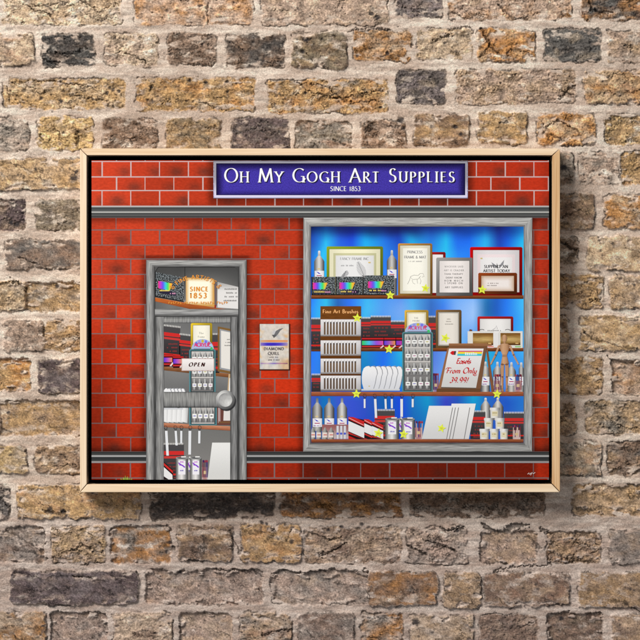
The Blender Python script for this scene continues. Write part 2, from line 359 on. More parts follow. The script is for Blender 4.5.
def convex(p):
    sg = 0; n = len(p)
    for i in range(n):
        a, b, c = p[i], p[(i + 1) % n], p[(i + 2) % n]
        z = (b[0] - a[0]) * (c[1] - b[1]) - (b[1] - a[1]) * (c[0] - b[0])
        if abs(z) < 1e-9: continue
        if sg == 0: sg = 1 if z > 0 else -1
        elif (z > 0) != (sg > 0): return False
    return True
def mixc(a, b, t): t = max(0, min(1, t)); return tuple(a[i] + (b[i] - a[i]) * t for i in range(3))
def ramp(stops, v):
    if v <= stops[0][0]: return stops[0][1]
    for (a, ca), (b, cb) in zip(stops[:-1], stops[1:]):
        if v <= b: return mixc(ca, cb, (v - a) / (b - a))
    return stops[-1][1]
def hg(x0, x1, *cols):
    st = [(x0 + (x1 - x0) * i / (len(cols) - 1), c) for i, c in enumerate(cols)]
    return lambda x, y: ramp(st, x)
def vg(y0, y1, *cols):
    st = [(y0 + (y1 - y0) * i / (len(cols) - 1), c) for i, c in enumerate(cols)]
    return lambda x, y: ramp(st, y)
def sm(a, b, x): t = max(0, min(1, (x - a) / (b - a))); return t * t * (3 - 2 * t)
def n2d(x, y, s, seed=0): return float(pnoise(np.array([x / s]), np.array([y / s]), seed)[0])

# ------------------------------------------------------------------ lettering drawn with a broad-nib pen
def ribbon(it, pts, wf, col):
    clean = [pts[0]]
    for p in pts[1:]:
        if abs(p[0] - clean[-1][0]) + abs(p[1] - clean[-1][1]) > 1e-4: clean.append(p)
    pts = clean; n = len(pts)
    if n < 2: return
    closed = n > 3 and math.hypot(pts[0][0] - pts[-1][0], pts[0][1] - pts[-1][1]) < 1e-3
    L = []; R = []
    for i in range(n):
        a = pts[i - 1] if i > 0 else (pts[-2] if closed else pts[0]); b = pts[i + 1] if i < n - 1 else (pts[1] if closed else pts[-1])
        dx, dy = b[0] - a[0], b[1] - a[1]; d = math.hypot(dx, dy) or 1; dx /= d; dy /= d
        h = wf(math.atan2(-dy, dx)) / 2
        L.append((pts[i][0] - dy * h, pts[i][1] + dx * h)); R.append((pts[i][0] + dy * h, pts[i][1] - dx * h))
    fn = callable(col); mi_col = (lambda x, y: tuple(lin(col(x, y)))) if fn else tuple(lin(col))
    if INK not in it.mats: it.mats.append(INK)
    mi = it.mats.index(INK)
    for i in range(n - 1):
        it.face([L[i], L[i + 1], R[i + 1], R[i]], mi_col, mi, fn)
    it.k += 1
def arc(cx, cy, rx, ry, a0, a1, n=14):
    return [(cx + rx * math.cos(math.radians(a0 + (a1 - a0) * i / n)), cy + ry * math.sin(math.radians(a0 + (a1 - a0) * i / n))) for i in range(n + 1)]
# glyph: (advance, [strokes]) in units of cap height, y up
G = {
 'A': (.80, [[(.02,0),(.40,1)],[(.38,1),(.78,0)],[(.15,.34),(.65,.34)]]),
 'B': (.60, [[(.1,0),(.1,1)],[(.1,1)]+arc(.26,.76,.24,.24,90,-90)+[(.1,.52)],[(.1,.52)]+arc(.28,.26,.27,.26,90,-90)+[(.1,0)]]),
 'C': (.76, [arc(.48,.5,.43,.5,50,310,20)]),
 'D': (.78, [[(.1,0),(.1,1)],[(.1,.985)]+arc(.28,.5,.43,.485,90,-90,18)+[(.1,.015)]]),
 'E': (.56, [[(.1,0),(.1,1)],[(.1,.97),(.5,.97)],[(.1,.52),(.45,.52)],[(.1,.03),(.53,.03)]]),
 'F': (.54, [[(.1,0),(.1,1)],[(.1,.97),(.5,.97)],[(.1,.50),(.44,.50)]]),
 'G': (.88, [arc(.50,.5,.45,.5,48,335,22),[(.80,.0),(.80,.42)],[(.60,.42),(.84,.42)]]),
 'H': (.82, [[(.1,0),(.1,1)],[(.72,0),(.72,1)],[(.1,.52),(.72,.52)]]),
 'I': (.26, [[(.13,0),(.13,1)]]),
 'K': (.70, [[(.1,0),(.1,1)],[(.6,1),(.13,.48)],[(.25,.6),(.66,0)]]),
 'L': (.56, [[(.1,0),(.1,1)],[(.1,.03),(.52,.03)]]),
 'M': (1.04, [[(.06,0),(.18,1)],[(.17,1),(.52,.05)],[(.52,.05),(.87,1)],[(.86,1),(.98,0)]]),
 'N': (.84, [[(.1,0),(.1,1)],[(.09,1),(.74,0)],[(.74,0),(.74,1)]]),
 'O': (.96, [arc(.48,.5,.44,.51,0,360,28)]),
 'P': (.58, [[(.1,0),(.1,1)],[(.1,.98)]+arc(.26,.73,.26,.25,90,-90)+[(.1,.48)]]),
 'Q': (.98, [arc(.48,.5,.44,.51,0,360,28),[(.5,.12),(.9,-.18)]]),
 'R': (.64, [[(.1,0),(.1,1)],[(.1,.98)]+arc(.26,.74,.25,.24,90,-90)+[(.1,.50)],[(.26,.5),(.66,0)]]),
 'S': (.56, [arc(.29,.75,.2,.24,35,250,12)+arc(.25,.25,.23,.25,70,-150,14)]),
 'T': (.66, [[(.33,0),(.33,1)],[(.02,.97),(.64,.97)]]),
 'U': (.80, [[(.1,1),(.1,.36)]+arc(.40,.32,.30,.32,180,360,14)+[(.70,1)]]),
 'V': (.74, [[(.02,1),(.37,0)],[(.37,0),(.72,1)]]),
 'W': (1.06, [[(.02,1),(.28,0)],[(.28,0),(.53,1)],[(.53,1),(.79,0)],[(.79,0),(1.04,1)]]),
 'X': (.7, [[(.03,1),(.67,0)],[(.67,1),(.03,0)]]),
 'Y': (.72, [[(.02,1),(.36,.48)],[(.70,1),(.36,.48)],[(.36,.5),(.36,0)]]),
 'Z': (.66, [[(.05,.97),(.6,.97)],[(.6,.97),(.04,.03)],[(.04,.03),(.62,.03)]]),
 '&': (.8, [[(.74,.0),(.2,.7)]+arc(.34,.82,.16,.17,200,0,10)+[(.45,.7),(.15,.42)]+arc(.32,.24,.25,.24,140,300,10)+[(.7,.46)]]),
 '1': (.40, [[(.06,.82),(.22,1),(.22,0)]]), '8': (.58, [arc(.29,.75,.19,.24,0,360,16),arc(.29,.27,.24,.27,0,360,18)]),
 '5': (.54, [[(.46,.97),(.14,.97),(.12,.58)]+arc(.24,.3,.24,.3,100,-150,14)]), '3': (.54, [arc(.24,.75,.2,.24,140,-80,12),arc(.24,.26,.24,.26,85,-145,14)]),
 '9': (.56, [arc(.28,.70,.22,.29,0,360,18),[(.5,.7)]+arc(.22,.3,.28,.34,20,-60,8)]),
 '.': (.24, [[(.1,0),(.1,.14)]]), '!': (.30, [[(.14,.3),(.18,1)],[(.1,0),(.1,.12)]]), "'": (.2, [[(.1,.75),(.1,1)]]), ' ': (.36, []),
 'a': (.56, [arc(.26,.26,.2,.26,30,390,18),[(.48,.52),(.48,.1),(.56,0)]]), 'b': (.56, [[(.08,1),(.08,0)],arc(.28,.26,.2,.26,180,-180,16)]),
 'e': (.50, [[(.08,.26),(.42,.30)]+arc(.25,.28,.18,.25,10,320,16)]), 'h': (.56, [[(.08,1),(.08,0)],[(.08,.34)]+arc(.27,.34,.18,.18,180,0,8)+[(.45,0)]]),
 'i': (.22, [[(.1,0),(.1,.5)],[(.1,.66),(.1,.8)]]), 'l': (.26, [[(.14,1),(.1,.12),(.18,0),(.26,.06)]]),
 'm': (.84, [[(.08,.52),(.08,0)],[(.08,.32)]+arc(.24,.36,.16,.16,180,0,8)+[(.4,0)],[(.4,.32)]+arc(.56,.36,.16,.16,180,0,8)+[(.72,.08),(.8,0)]]),
 'n': (.56, [[(.08,.52),(.08,0)],[(.08,.32)]+arc(.26,.34,.18,.18,180,0,8)+[(.44,.08),(.52,0)]]),
 'o': (.52, [arc(.25,.26,.2,.26,0,360,18)]), 'r': (.38, [[(.08,.52),(.08,0)],[(.08,.3)]+arc(.24,.36,.14,.15,180,50,6)]),
 's': (.42, [arc(.2,.39,.14,.12,40,250,8)+arc(.19,.13,.15,.13,70,-150,10)]), 't': (.36, [[(.14,.8),(.14,0)],[(.0,.5),(.3,.5)]]),
 'u': (.56, [[(.08,.52),(.08,.2)]+arc(.26,.18,.18,.18,180,360,8)+[(.44,.52)],[(.44,.3),(.44,0)]]),
 'y': (.54, [[(.08,.52),(.08,.2)]+arc(.25,.18,.17,.18,180,350,8),[(.44,.52),(.42,-.1)]+arc(.24,-.14,.18,.2,0,-170,8)]),
}
def text_width(t, h, small=1.0, track=0):
    x = 0
    for ch in t:
        up = ch.upper() if small != 1 else ch
        x += (G[up][0] * (small if (small != 1 and ch.islower()) else 1) + track) * h
    return x
def text(it, t, x, y, h, col, thick=.13, thin=.35, small=1.0, slant=0, track=0, serif=False, center=False, nib=18, path=None, fit=None):
    """baseline y (photo units, down), cap height h; path(x,y)->(x,y) bends the line"""
    if fit: track += (fit - text_width(t, h, small, track)) / h / len(t)
    if center: x = x - text_width(t, h, small, track) / 2
    for ch in t:
        if small != 1: sc = small if ch.islower() else 1.0; g = G[ch.upper()]
        else: sc = 1.0; g = G[ch]
        hh = h * sc
        wf = lambda a: h * thick * (.9 if sc < 1 else 1) * max(thin, abs(math.sin(a - math.radians(nib))))
        for st in g[1]:
            P = [(x + px * hh + py * hh * slant, y - py * hh) for px, py in st]
            if path: P = [path(*p) for p in P]
            ribbon(it, P, wf, col)
            if serif and len(st) >= 2:
                for e, o in ((0, 1), (-1, -2)):
                    (ax, ay), (bx, by) = st[e], st[o]
                    near = sum(1 for t2 in g[1] for p2 in (t2[0], t2[-1]) if math.hypot(p2[0] - ax, p2[1] - ay) < .09)
                    if near < 2 and abs(ay - by) > .3 and ay in (0, 1):
                        q = h * .12; X1 = x + ax * hh; Y1 = y - ay * hh
                        it.poly([(X1 - q, Y1 - .016 * h), (X1 + q, Y1 - .016 * h), (X1 + q, Y1 + .022 * h), (X1 - q, Y1 + .022 * h)], col)
        x += (g[0] * sc + track) * h

# ------------------------------------------------------------------ frame: four mitred rails, black tray, canvas block
def solid(name, verts, faces, mat, parent=root, label=None, bevel=0, smooth=False):
    me = bpy.data.meshes.new(name); me.from_pydata(verts, [], faces); me.update(); me.materials.append(mat)
    o = bpy.data.objects.new(name, me); S.collection.objects.link(o); o.parent = parent
    if label: o['label'] = label
    if bevel:
        b = o.modifiers.new('bevel', 'BEVEL'); b.width = bevel; b.segments = 2; b.limit_method = 'ANGLE'; b.angle_limit = math.radians(40)
    return o
def wood(name, base, dark, vert):
    m = bpy.data.materials.new(name); m.use_nodes = True; N = m.node_tree.nodes; L = m.node_tree.links; b = N['Principled BSDF']
    tc = N.new('ShaderNodeTexCoord'); mp = N.new('ShaderNodeMapping'); mp.inputs['Scale'].default_value = (420, 420, 9) if vert else (9, 420, 420)
    nz = N.new('ShaderNodeTexNoise'); nz.inputs['Scale'].default_value = 1; nz.inputs['Detail'].default_value = 4; nz.inputs['Distortion'].default_value = .6
    m2 = N.new('ShaderNodeMapping'); m2.inputs['Scale'].default_value = (130, 130, 2.5) if vert else (2.5, 130, 130)
    n2 = N.new('ShaderNodeTexNoise'); n2.inputs['Scale'].default_value = 1; n2.inputs['Detail'].default_value = 2
    r = N.new('ShaderNodeValToRGB'); r.color_ramp.elements[0].position = .36; r.color_ramp.elements[1].position = .62
    r.color_ramp.elements[0].color = (*lin(dark), 1); r.color_ramp.elements[1].color = (*lin(base), 1)
    ad = N.new('ShaderNodeMath'); ad.operation = 'MULTIPLY_ADD'; ad.inputs[1].default_value = .45
    mu = N.new('ShaderNodeMath'); mu.operation = 'MULTIPLY'; mu.inputs[1].default_value = .55
    L.new(tc.outputs['Object'], mp.inputs[0]); L.new(mp.outputs[0], nz.inputs['Vector']); L.new(tc.outputs['Object'], m2.inputs[0]); L.new(m2.outputs[0], n2.inputs['Vector'])
    L.new(n2.outputs['Fac'], mu.inputs[0]); L.new(nz.outputs['Fac'], ad.inputs[0]); L.new(mu.outputs[0], ad.inputs[2])
    L.new(ad.outputs[0], r.inputs['Fac']); L.new(r.outputs['Color'], b.inputs['Base Color'])
    bp = N.new('ShaderNodeBump'); bp.inputs['Strength'].default_value = .15; bp.inputs['Distance'].default_value = .0005; L.new(nz.outputs['Fac'], bp.inputs['Height']); L.new(bp.outputs['Normal'], b.inputs['Normal'])
    b.inputs['Roughness'].default_value = .5; b.inputs['Specular IOR Level'].default_value = .3
    return m
W_H = wood('pale_wood_level', (246,222,190), (224,192,154), False)
W_V = wood('pale_wood_upright', (246,224,194), (230,202,168), True)
W_T = wood('tan_wood_upright', (240,208,164), (204,160,112), True)
def flat(name, c, rough=.6):
    m = bpy.data.materials.new(name); m.use_nodes = True; b = m.node_tree.nodes['Principled BSDF']
    N = m.node_tree.nodes; L = m.node_tree.links; nz = N.new('ShaderNodeTexNoise'); nz.inputs['Scale'].default_value = 400
    mr = N.new('ShaderNodeMix'); mr.data_type = 'RGBA'; c = lin(c)
    mr.inputs[6].default_value = (*(c * .85), 1); mr.inputs[7].default_value = (*(c * 1.15), 1)
    L.new(nz.outputs['Fac'], mr.inputs[0]); L.new(mr.outputs[2], b.inputs['Base Color'])
    b.inputs['Roughness'].default_value = rough; b.inputs['Specular IOR Level'].default_value = .05; return m
BLACK = flat('black_stain', (9,9,10), .9)
FY = -.050; BY = -.0062; KF = PX * (DIST + FY) / DIST
def rail(name, o0, o1, i0, i1, axis, mat, gap=.0009, lip=.0012):
    # o0,o1 outer corners, i0,i1 inner corners (photo units); box with mitred ends, a hair short of the mitre, inner edge eased
    P = [((p[0] - 320) * KF, (320 - p[1]) * KF) for p in (o0, o1, i1, i0)]
    if axis == 'h': P = [(P[0][0] + gap, P[0][1]), (P[1][0] - gap, P[1][1]), (P[2][0] - gap, P[2][1]), (P[3][0] + gap, P[3][1])]
    else: P = [(P[0][0], P[0][1] - gap), (P[1][0], P[1][1] + gap), (P[2][0], P[2][1] + gap), (P[3][0], P[3][1] - gap)]
    v = [(x, FY, z) for x, z in P] + [(x, BY, z) for x, z in P]
    f = [(0, 1, 2, 3), (7, 6, 5, 4), (0, 4, 5, 1), (1, 5, 6, 2), (2, 6, 7, 3), (3, 7, 4, 0)]
    import bmesh
    o = solid(name, v, f, mat, bevel=.0007)
    bm = bmesh.new(); bm.from_mesh(o.data); bmesh.ops.recalc_face_normals(bm, faces=bm.faces); bm.to_mesh(o.data); bm.free()
    return o
OX0, OX1, OY0, OY1 = 80, 560, 148.5, 492.2
IX0, IX1, IY0, IY1 = 86.6, 552.6, 155.2, 484.4
rail('frame_rail', (OX0, OY0), (OX1, OY0), (IX0, IY0), (IX1, IY0), 'h', W_H)
rail('frame_rail', (OX0, OY1), (OX1, OY1), (IX0, IY1), (IX1, IY1), 'h', W_H)
rail('frame_rail', (OX0, OY0), (OX0, OY1), (IX0, IY0), (IX0, IY1), 'v', W_V)
rail('frame_rail', (OX1, OY0), (OX1, OY1), (IX1, IY0), (IX1, IY1), 'v', W_T)['label'] = 'darker tan right rail'
def boxm(name, x0, x1, z0, z1, y0, y1, mat, label=None, bevel=0):
    v = [(x, y, z) for y in (y0, y1) for x, z in ((x0, z0), (x1, z0), (x1, z1), (x0, z1))]
    return solid(name, v, [(0,1,2,3),(7,6,5,4),(0,4,5,1),(1,5,6,2),(2,6,7,3),(3,7,4,0)], mat, label=label, bevel=bevel)
g = .8 * K
boxm('backing_tray', X_(84), X_(556), Z_(488), Z_(152), -.0095, -.0068, BLACK)
boxm('canvas_block', X_(91.5), X_(549.0), Z_(479.8), Z_(160.3), Y0 + .0003, -.0096, BLACK, 'black edged block under the print')

# ------------------------------------------------------------------ the print (flat artwork: every gradient below is printed ink)
# --- red brick shop front
fac = Item('printed_brick_front', root, 0, 'red brick shop front printed as the picture ground')
BX0, BX1, BYT, BYB = 91.6, 548.9, 160.4, 479.7
def tone(x, y):                      # the artwork's drop shadows, inked darker round sign, bands, door and window
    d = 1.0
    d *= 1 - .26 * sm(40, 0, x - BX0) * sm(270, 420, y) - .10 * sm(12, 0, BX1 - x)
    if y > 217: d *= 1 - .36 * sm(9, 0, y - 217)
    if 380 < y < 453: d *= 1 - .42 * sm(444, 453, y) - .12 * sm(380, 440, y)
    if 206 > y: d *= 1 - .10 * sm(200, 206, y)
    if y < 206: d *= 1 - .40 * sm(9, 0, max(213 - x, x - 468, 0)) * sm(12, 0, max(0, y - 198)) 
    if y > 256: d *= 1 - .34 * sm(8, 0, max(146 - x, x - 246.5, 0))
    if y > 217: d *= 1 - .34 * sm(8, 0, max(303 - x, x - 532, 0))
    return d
def redc(bx, by, seed):
    r = random.Random(seed); j = r.uniform(-.09, .06); smx = r.random() < .6; sx = r.uniform(.4, .9); a = r.uniform(.35, .75)
    def f(x, y):
        base = ramp([(90, (194,64,38)), (230, (186,57,30)), (400, (180,52,27)), (549, (184,51,27))], x)
        if y > 300: base = mixc(base, (196,52,22), sm(300, 350, y))
        if y > 455: base = mixc(base, (158,38,16), .8)
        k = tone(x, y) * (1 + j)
        if smx:
            u = (x - bx) / 28 - sx; v = (y - by) / 14 - .7
            q = a * math.exp(-(u * u * 14 + v * v * 7)); base = mixc(base, (96,50,42), q)
        return tuple(min(255, c * k) for c in base)
    return f
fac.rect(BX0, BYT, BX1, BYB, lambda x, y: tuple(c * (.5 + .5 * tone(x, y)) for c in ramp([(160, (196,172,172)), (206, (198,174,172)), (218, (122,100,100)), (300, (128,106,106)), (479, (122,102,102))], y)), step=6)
rows = [(160.4,161.0),(162.0,176.3),(177.5,190.0),(191.1,205.6),(218.0,229.4),(230.5,244.6),(245.6,258.4),(259.5,273.8),(274.9,288.4),(289.4,303.9),(305.0,318.1),(319.2,333.2),(334.2,348.2),(349.2,363.3),(364.3,378.1),(379.0,392.8),(393.8,407.0),(408.0,422.8),(423.8,436.8),(437.8,451.4),(463.2,477.4),(478.6,479.7)]
sd = 100
for i, (y0, y1) in enumerate(rows):
    off = (102.0 if i % 2 else 116.4) if i < 4 else (116.2 if i % 2 == 0 else 101.9)
    if i >= 20: off = 101.5 if i == 20 else 116
    x = off - 28.8; rj = random.Random(i)
    while x < BX1:
        a = max(BX0, x + .55 + rj.uniform(-.4, .4)); b = min(BX1, x + 28.8 - .55); sd += 1
        if b - a > 1:
            inside = [(a, b)]
            if y0 > 262 : inside = [(p, q) for p, q in ((a, min(b, 148)), (max(a, 244), b)) if q - p > .5]
            if y0 > 218 and y0 < 450: inside = [(p, q) for (c, d) in inside for p, q in ((c, min(d, 305)), (max(c, 530), d)) if q - p > .5]
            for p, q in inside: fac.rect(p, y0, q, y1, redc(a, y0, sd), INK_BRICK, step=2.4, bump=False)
        x += 28.8
fac.k += 1
fac.build()
# --- grey mouldings above and below
for (y0, y1, segs, lb) in ((206.2, 217.4, [(91.6, 548.9)], 'grey moulding above the shop window'), (451.9, 462.8, [(91.6, 147), (246, 548.9)], 'grey moulding below the shop window')):
    h = y1 - y0
    st = [(y0, (176,176,176)), (y0 + .8, (188,188,188)), (y0 + 1.2, (58,62,64)), (y0 + 4.4, (86,88,88)), (y0 + 5.2, (92,92,92)), (y0 + 5.6, (196,196,192)), (y0 + 6.3, (190,190,186)), (y0 + 6.8, (62,64,64)), (y0 + 9.3, (92,92,92)), (y1, (44,44,44))]
    if y0 > 400: st = [(y0, (44,46,46)), (y0 + 3.2, (72,72,72)), (y0 + 3.5, (160,160,160)), (y0 + 4.8, (166,166,166)), (y0 + 5.2, (44,46,48)), (y0 + 9, (58,60,60)), (y0 + 9.4, (150,146,146)), (y1, (158,150,150))]
    for k, (a, b) in enumerate(segs):
        it = Item('printed_moulding', root, 2, lb + ((', left of the door', ', right of the door')[k] if len(segs) > 1 else ''))
        it.rect(a, y0, b, y1, lambda x, y, st=st: ramp(st, y), step=(40, .45)); it.build()
# --- shop sign
sg = bpy.data.objects.new('printed_shop_sign', None); S.collection.objects.link(sg); sg.parent = root; sg['label'] = 'purple shop sign with white lettering'
it = Item('sign_board', sg, 3)
it.rect(213.4, 160.6, 467.8, 198.4, lambda x, y: ramp([(160, (108,106,112)), (163, (150,146,160)), (196, (176,172,204)), (198.4, (120,116,140))], y), INK_H, step=1.5)
it.rect(214.2, 161.6, 467.0, 197.6, lambda x, y: mixc((150,148,160), (214,210,236), sm(175, 197, y)), step=3)
it.rect(216.2, 163.3, 465.2, 195.2, (22, 18, 46))
def pur(x, y):
    e = min(x - 216.8, 464.8 - x, (y - 163.8) * 1.0, 195 - y + 3)
    return mixc((24,18,62), (66,54,160), sm(-1, 9, e))
it.rect(216.8, 164, 464.8, 194.8, pur, INK_SIGN, step=1.5); it.build()
it = Item('sign_lettering', sg, 4)
for dx, dy, c in ((1.0, .9, (8,6,30)), (.35, .3, (120,116,140)), (0, 0, (250,250,250))):
    text(it, 'Oh My Gogh Art Supplies', 224.6 + dx, 182.1 + dy, 13.6, c, thick=.14, thin=.27, nib=6, small=.76, serif=True, fit=232.5)  # small capitals
    it.k += 8
it.k = 60
text(it, 'SINCE 1853', 330.4, 191.0, 4.6, (238,238,244), thick=.17, thin=.5, fit=30.5)
it.build()

# --- helpers for the goods drawn in window and door
LAB = random.Random(21)
def scrib(it, x0, x1, y, h, col, wd=.35, gap=.18):      # a line too small to read in the photograph
    x = x0; r = random.Random(int(x0 * 31 + y * 17))
    while x < x1 - .6:
        w_ = r.uniform(.9, 1.5) * h * .7
        if r.random() > gap: it.rect(x, y - h * r.uniform(.75, 1), min(x + w_ * .72, x1), y, col, bump=False)
        x += w_
    it.k += 1
def frame_(par, x0, y0, x1, y1, bc, bw, mats, lv, label, cut=None):
    it = Item('picture_frame', par, lv, label); r = 1.0
    dk = tuple(c * .55 for c in bc); lt = tuple(min(255, c * 1.15) for c in bc)
    it.poly([(x0 + r, y0), (x1 - r, y0), (x1, y0 + r), (x1, y1), (x0, y1), (x0, y0 + r)], lambda x, y: mixc(lt, dk, sm(x0, x1, x) * .5 + sm(y0, y1, y) * .5), step=2.2)
    it.rect(x0 + bw, y0 + bw, x1 - bw, y1 - bw, dk)
    a = bw + .35
    for (c, wd) in mats:
        it.rect(x0 + a, y0 + a, x1 - a, y1 - a, c if callable(c) else hg(x0, x1, tuple(q * .9 for q in c), c, c, tuple(q * .88 for q in c)), step=3); a += wd
    return it
def bottle(par, cx, yt, yb, wd, lv, label=None, lab_y=None, capc=(235,235,235), dark=.0, flip=1):
    it = Item('paint_bottle', par, lv, label); h = yb - yt; w = wd / 2
    nk = yt + min(5, h * .14); so = nk + w * 1.05
    D = lambda c: tuple(q * (1 - dark) for q in c)
    it.poly([(cx - 1.1, yt + .5), (cx - .6, yt), (cx + .6, yt), (cx + 1.1, yt + .5), (cx + 1.3, nk + .6), (cx - 1.3, nk + .6)], vg(yt, nk, D(capc), D((170,170,170))))
    it.poly([(cx - 1.2, nk), (cx + 1.2, nk), (cx + w * .85, so - 1.2), (cx + w, so + .6), (cx + w, yb), (cx - w, yb), (cx - w, so + .6), (cx - w * .85, so - 1.2)],
            hg(cx - w, cx + w, D((84,84,84)), D((164,162,160)), D((224,222,218)), D((150,148,148)), D((58,58,60))), step=(1.0, 6))
    if lab_y:
        y = lab_y; it.rect(cx - w * .35, y - 2.6, cx + w * .2, y - 1.2, (214,192,140))
        it.rect(cx - w + .6, y, cx + w - .3, min(yb, y + 8.5), hg(cx - w, cx + w, (214,214,220), (244,244,248), (212,212,216)))
        it.poly([(cx - w * .6, y + .7), (cx - w * .1, y + 1.6), (cx + w * .35, y + 3.2), (cx - w * .1, y + 3.0)], (44,38,190))
        if yb > y + 5: it.rect(cx - w * .5, y + 4.4, cx + w * .5, y + 5.3, (170,40,90)); scrib(it, cx - w * .7, cx + w * .7, y + 7.8, 1.1, (120,60,150))
    it.build()
def spiral(it, x0, x1, y):
    x = x0 + .4
    while x < x1 - .5: it.rect(x, y - 1.2, x + .75, y + .7, (222,220,216), bump=False); x += 1.55
    it.k += 1
def pad(par, x0, y0, x1, y1, lv, label=None, sk=0, txt=None):
    """black sketch pad with red bands, white wire on top; sk = drop of the right side"""
    it = Item('sketch_pad', par, lv, label); q = lambda x: sk * (x - x0) / (x1 - x0)
    P = lambda a, b, c, d: [(a, b + q(a)), (c, b + q(c)), (c, d + q(c)), (a, d + q(a))]
    it.poly(P(x0, y0, x1, y1), lambda x, y: mixc((74,72,74), (52,48,50), sm(y0, y1, y)), step=4)
    h = y1 - y0
    it.poly(P(x0, y0 + h * .20, x1, y0 + h * .31), (204,46,44)); it.poly(P(x0, y0 + h * .34, x1, y0 + h * .41), (196,60,56))
    it.poly(P(x0, y0 + h * .33, x1, y0 + h * .342), (60,16,18))
    yy = y0 + h * .56
    while yy < y1 - 1:
        scrib(it, x0 + (x1 - x0) * .2, x1 - (x1 - x0) * .15, yy + q((x0 + x1) / 2), 1.5, (134,54,54)); yy += 3.6
    if h > 24: it.poly(P(x0, y1 - h * .16, x1, y1 - h * .11), (206,44,36))
    x = x0 + .4
    while x < x1 - .5: it.rect(x, y0 - 1.1 + q(x), x + .75, y0 + .7 + q(x), (224,222,218), bump=False); x += 1.55
    it.build()
def star(par, cx, cy, r, lv, rot=0):
    it = Item('star_price_tag', par, lv, 'small yellow star price tag')
    pts = [(cx + (r if i % 2 == 0 else r * .46) * math.sin(math.radians(rot + i * 36)), cy - (r if i % 2 == 0 else r * .46) * math.cos(math.radians(rot + i * 36))) for i in range(10)]
    it.poly(pts, (226,238,78)); it.rect(cx - r * .28, cy - .4, cx + r * .3, cy + .1, (170,150,60)); it.rect(cx - r * .2, cy + .7, cx + r * .3, cy + 1.1, (190,176,66)); it.build()
RAIN = [(236,60,120), (190,60,210), (96,90,235), (60,200,235), (70,220,110), (240,200,60), (250,140,50)]
def carton(par, x0, y0, x1, y1, lv, px0, px1, py0, py1, skew=0, label='black speckled paint carton with a rainbow panel'):
    it = Item('paint_carton', par, lv, label); q = lambda x: skew * (x - x0) / (x1 - x0)
    P = lambda a, b, c, d: [(a, b + q(a)), (c, b + q(c)), (c, d + q(c)), (a, d + q(a))]
    it.poly(P(x0, y0, x1, y1), (62,66,68), INK_SPK)
    it.poly(P(x0, y0, x0 + 1.2, y1), (30,30,32)); it.poly(P(x0, y1 - 1.0, x1, y1), (26,26,28))
    it.poly([(px0, py0 + q(px0)), (px1, py0 + q(px1)), (px1 - 2.8, py1 + q(px1)), (px0, py1 + q(px0))], hg(px0, px1, *RAIN), step=1.0)
    it.poly(P(px0 + 1, py1 + 1.2, px1 + 3.5, py1 + 4.6), (44,40,60))
    scrib(it, px0 + 1.4, px1 - 3, py1 + 3.2 + q(px0), 1.5, (240,214,110), gap=.1); scrib(it, px1 - 2.6, px1 + 3, py1 + 3.4 + q(px1), 1.5, (224,160,190), gap=.1)
    it.build()
def mini(it, cx, yb, h, w):            # one small bottle in the display rack
    w *= 1.22; h *= 1.04
    it.poly([(cx - w * .7, yb), (cx - w, yb - h * .1), (cx - w, yb - h * .72), (cx - w * .6, yb - h * .88), (cx - w * .4, yb - h), (cx + w * .4, yb - h), (cx + w * .6, yb - h * .88), (cx + w, yb - h * .72), (cx + w, yb - h * .1), (cx + w * .7, yb)],
            lambda x, y: mixc(ramp([(cx - w, (60,60,62)), (cx - w * .3, (206,206,204)), (cx + w * .3, (150,150,150)), (cx + w, (52,52,54))], x), (96,96,98), .5 * sm(yb - h * .2, yb, y)), step=(.9, 1.6))
    it.rect(cx - w, yb - h * .58, cx + w, yb - h * .28, (238,238,236)); it.rect(cx - w * .6, yb - h * .47, cx + w * .6, yb - h * .40, LAB.choice([(120,120,190), (170,90,140), (180,170,80), (90,90,90)]))
def shelf(par, segs, y0, y1, lv, c0=(150,84,44), c1=(74,40,22), drop=0):
    for a, b in segs:
        it = Item('shelf', par, lv); it.poly([(a, y0 + drop * 0), (b, y0 + drop), (b, y1 + drop), (a, y1)], lambda x, y: mixc(c0, c1, sm(y0, y1 + .5, y - drop * (x - a) / (b - a))), INK_SHELF, step=(6, 1)); it.build()
def plates(par, x0, x1, y0, y1, lv, n=6, sk=0):
    it = Item('stacked_palettes', par, lv, 'white palettes stacked upright')
    wd = (x1 - x0) * .34; stp = (x1 - x0 - wd) / max(1, n - 1)
    for i in range(n - 1, -1, -1):
        a = x0 + i * stp; b = a + wd; h = y1 - y0; t = i / n
        p = [(a + wd * .14, y1), (a + wd * .02, y1 - h * .25), (a, y1 - h * .5), (a + wd * .04, y0 + h * .26), (a + wd * .14, y0 + h * .10), (a + wd * .32, y0 + h * .02), (a + wd * .52, y0), (a + wd * .66, y0 + h * .06), (a + wd * .80, y0 + h * .01), (b, y0 + h * .05), (b + stp * .3, y0 + h * .18), (b + stp * .4, y0 + h * .34), (b + stp * .2, y0 + h * .46), (b + stp * .1, y0 + h * .6), (b - wd * .03, y0 + h * .8), (b - wd * .14, y1)]
        it.poly([(X + .7, Y - .3) for X, Y in p], (142,144,150)); it.poly(p, lambda x, y: mixc((238,238,240), (214,216,222), sm(y0, y1, y)), step=4)
    it.rect(x0 + wd * .5, y1 - 3.2, x0 + wd * .62, y1 - 2.4, (200,176,90)); it.rect(x0 - .5, y1, x1 - 1, y1 + 1.6, (206,208,212)); it.build()
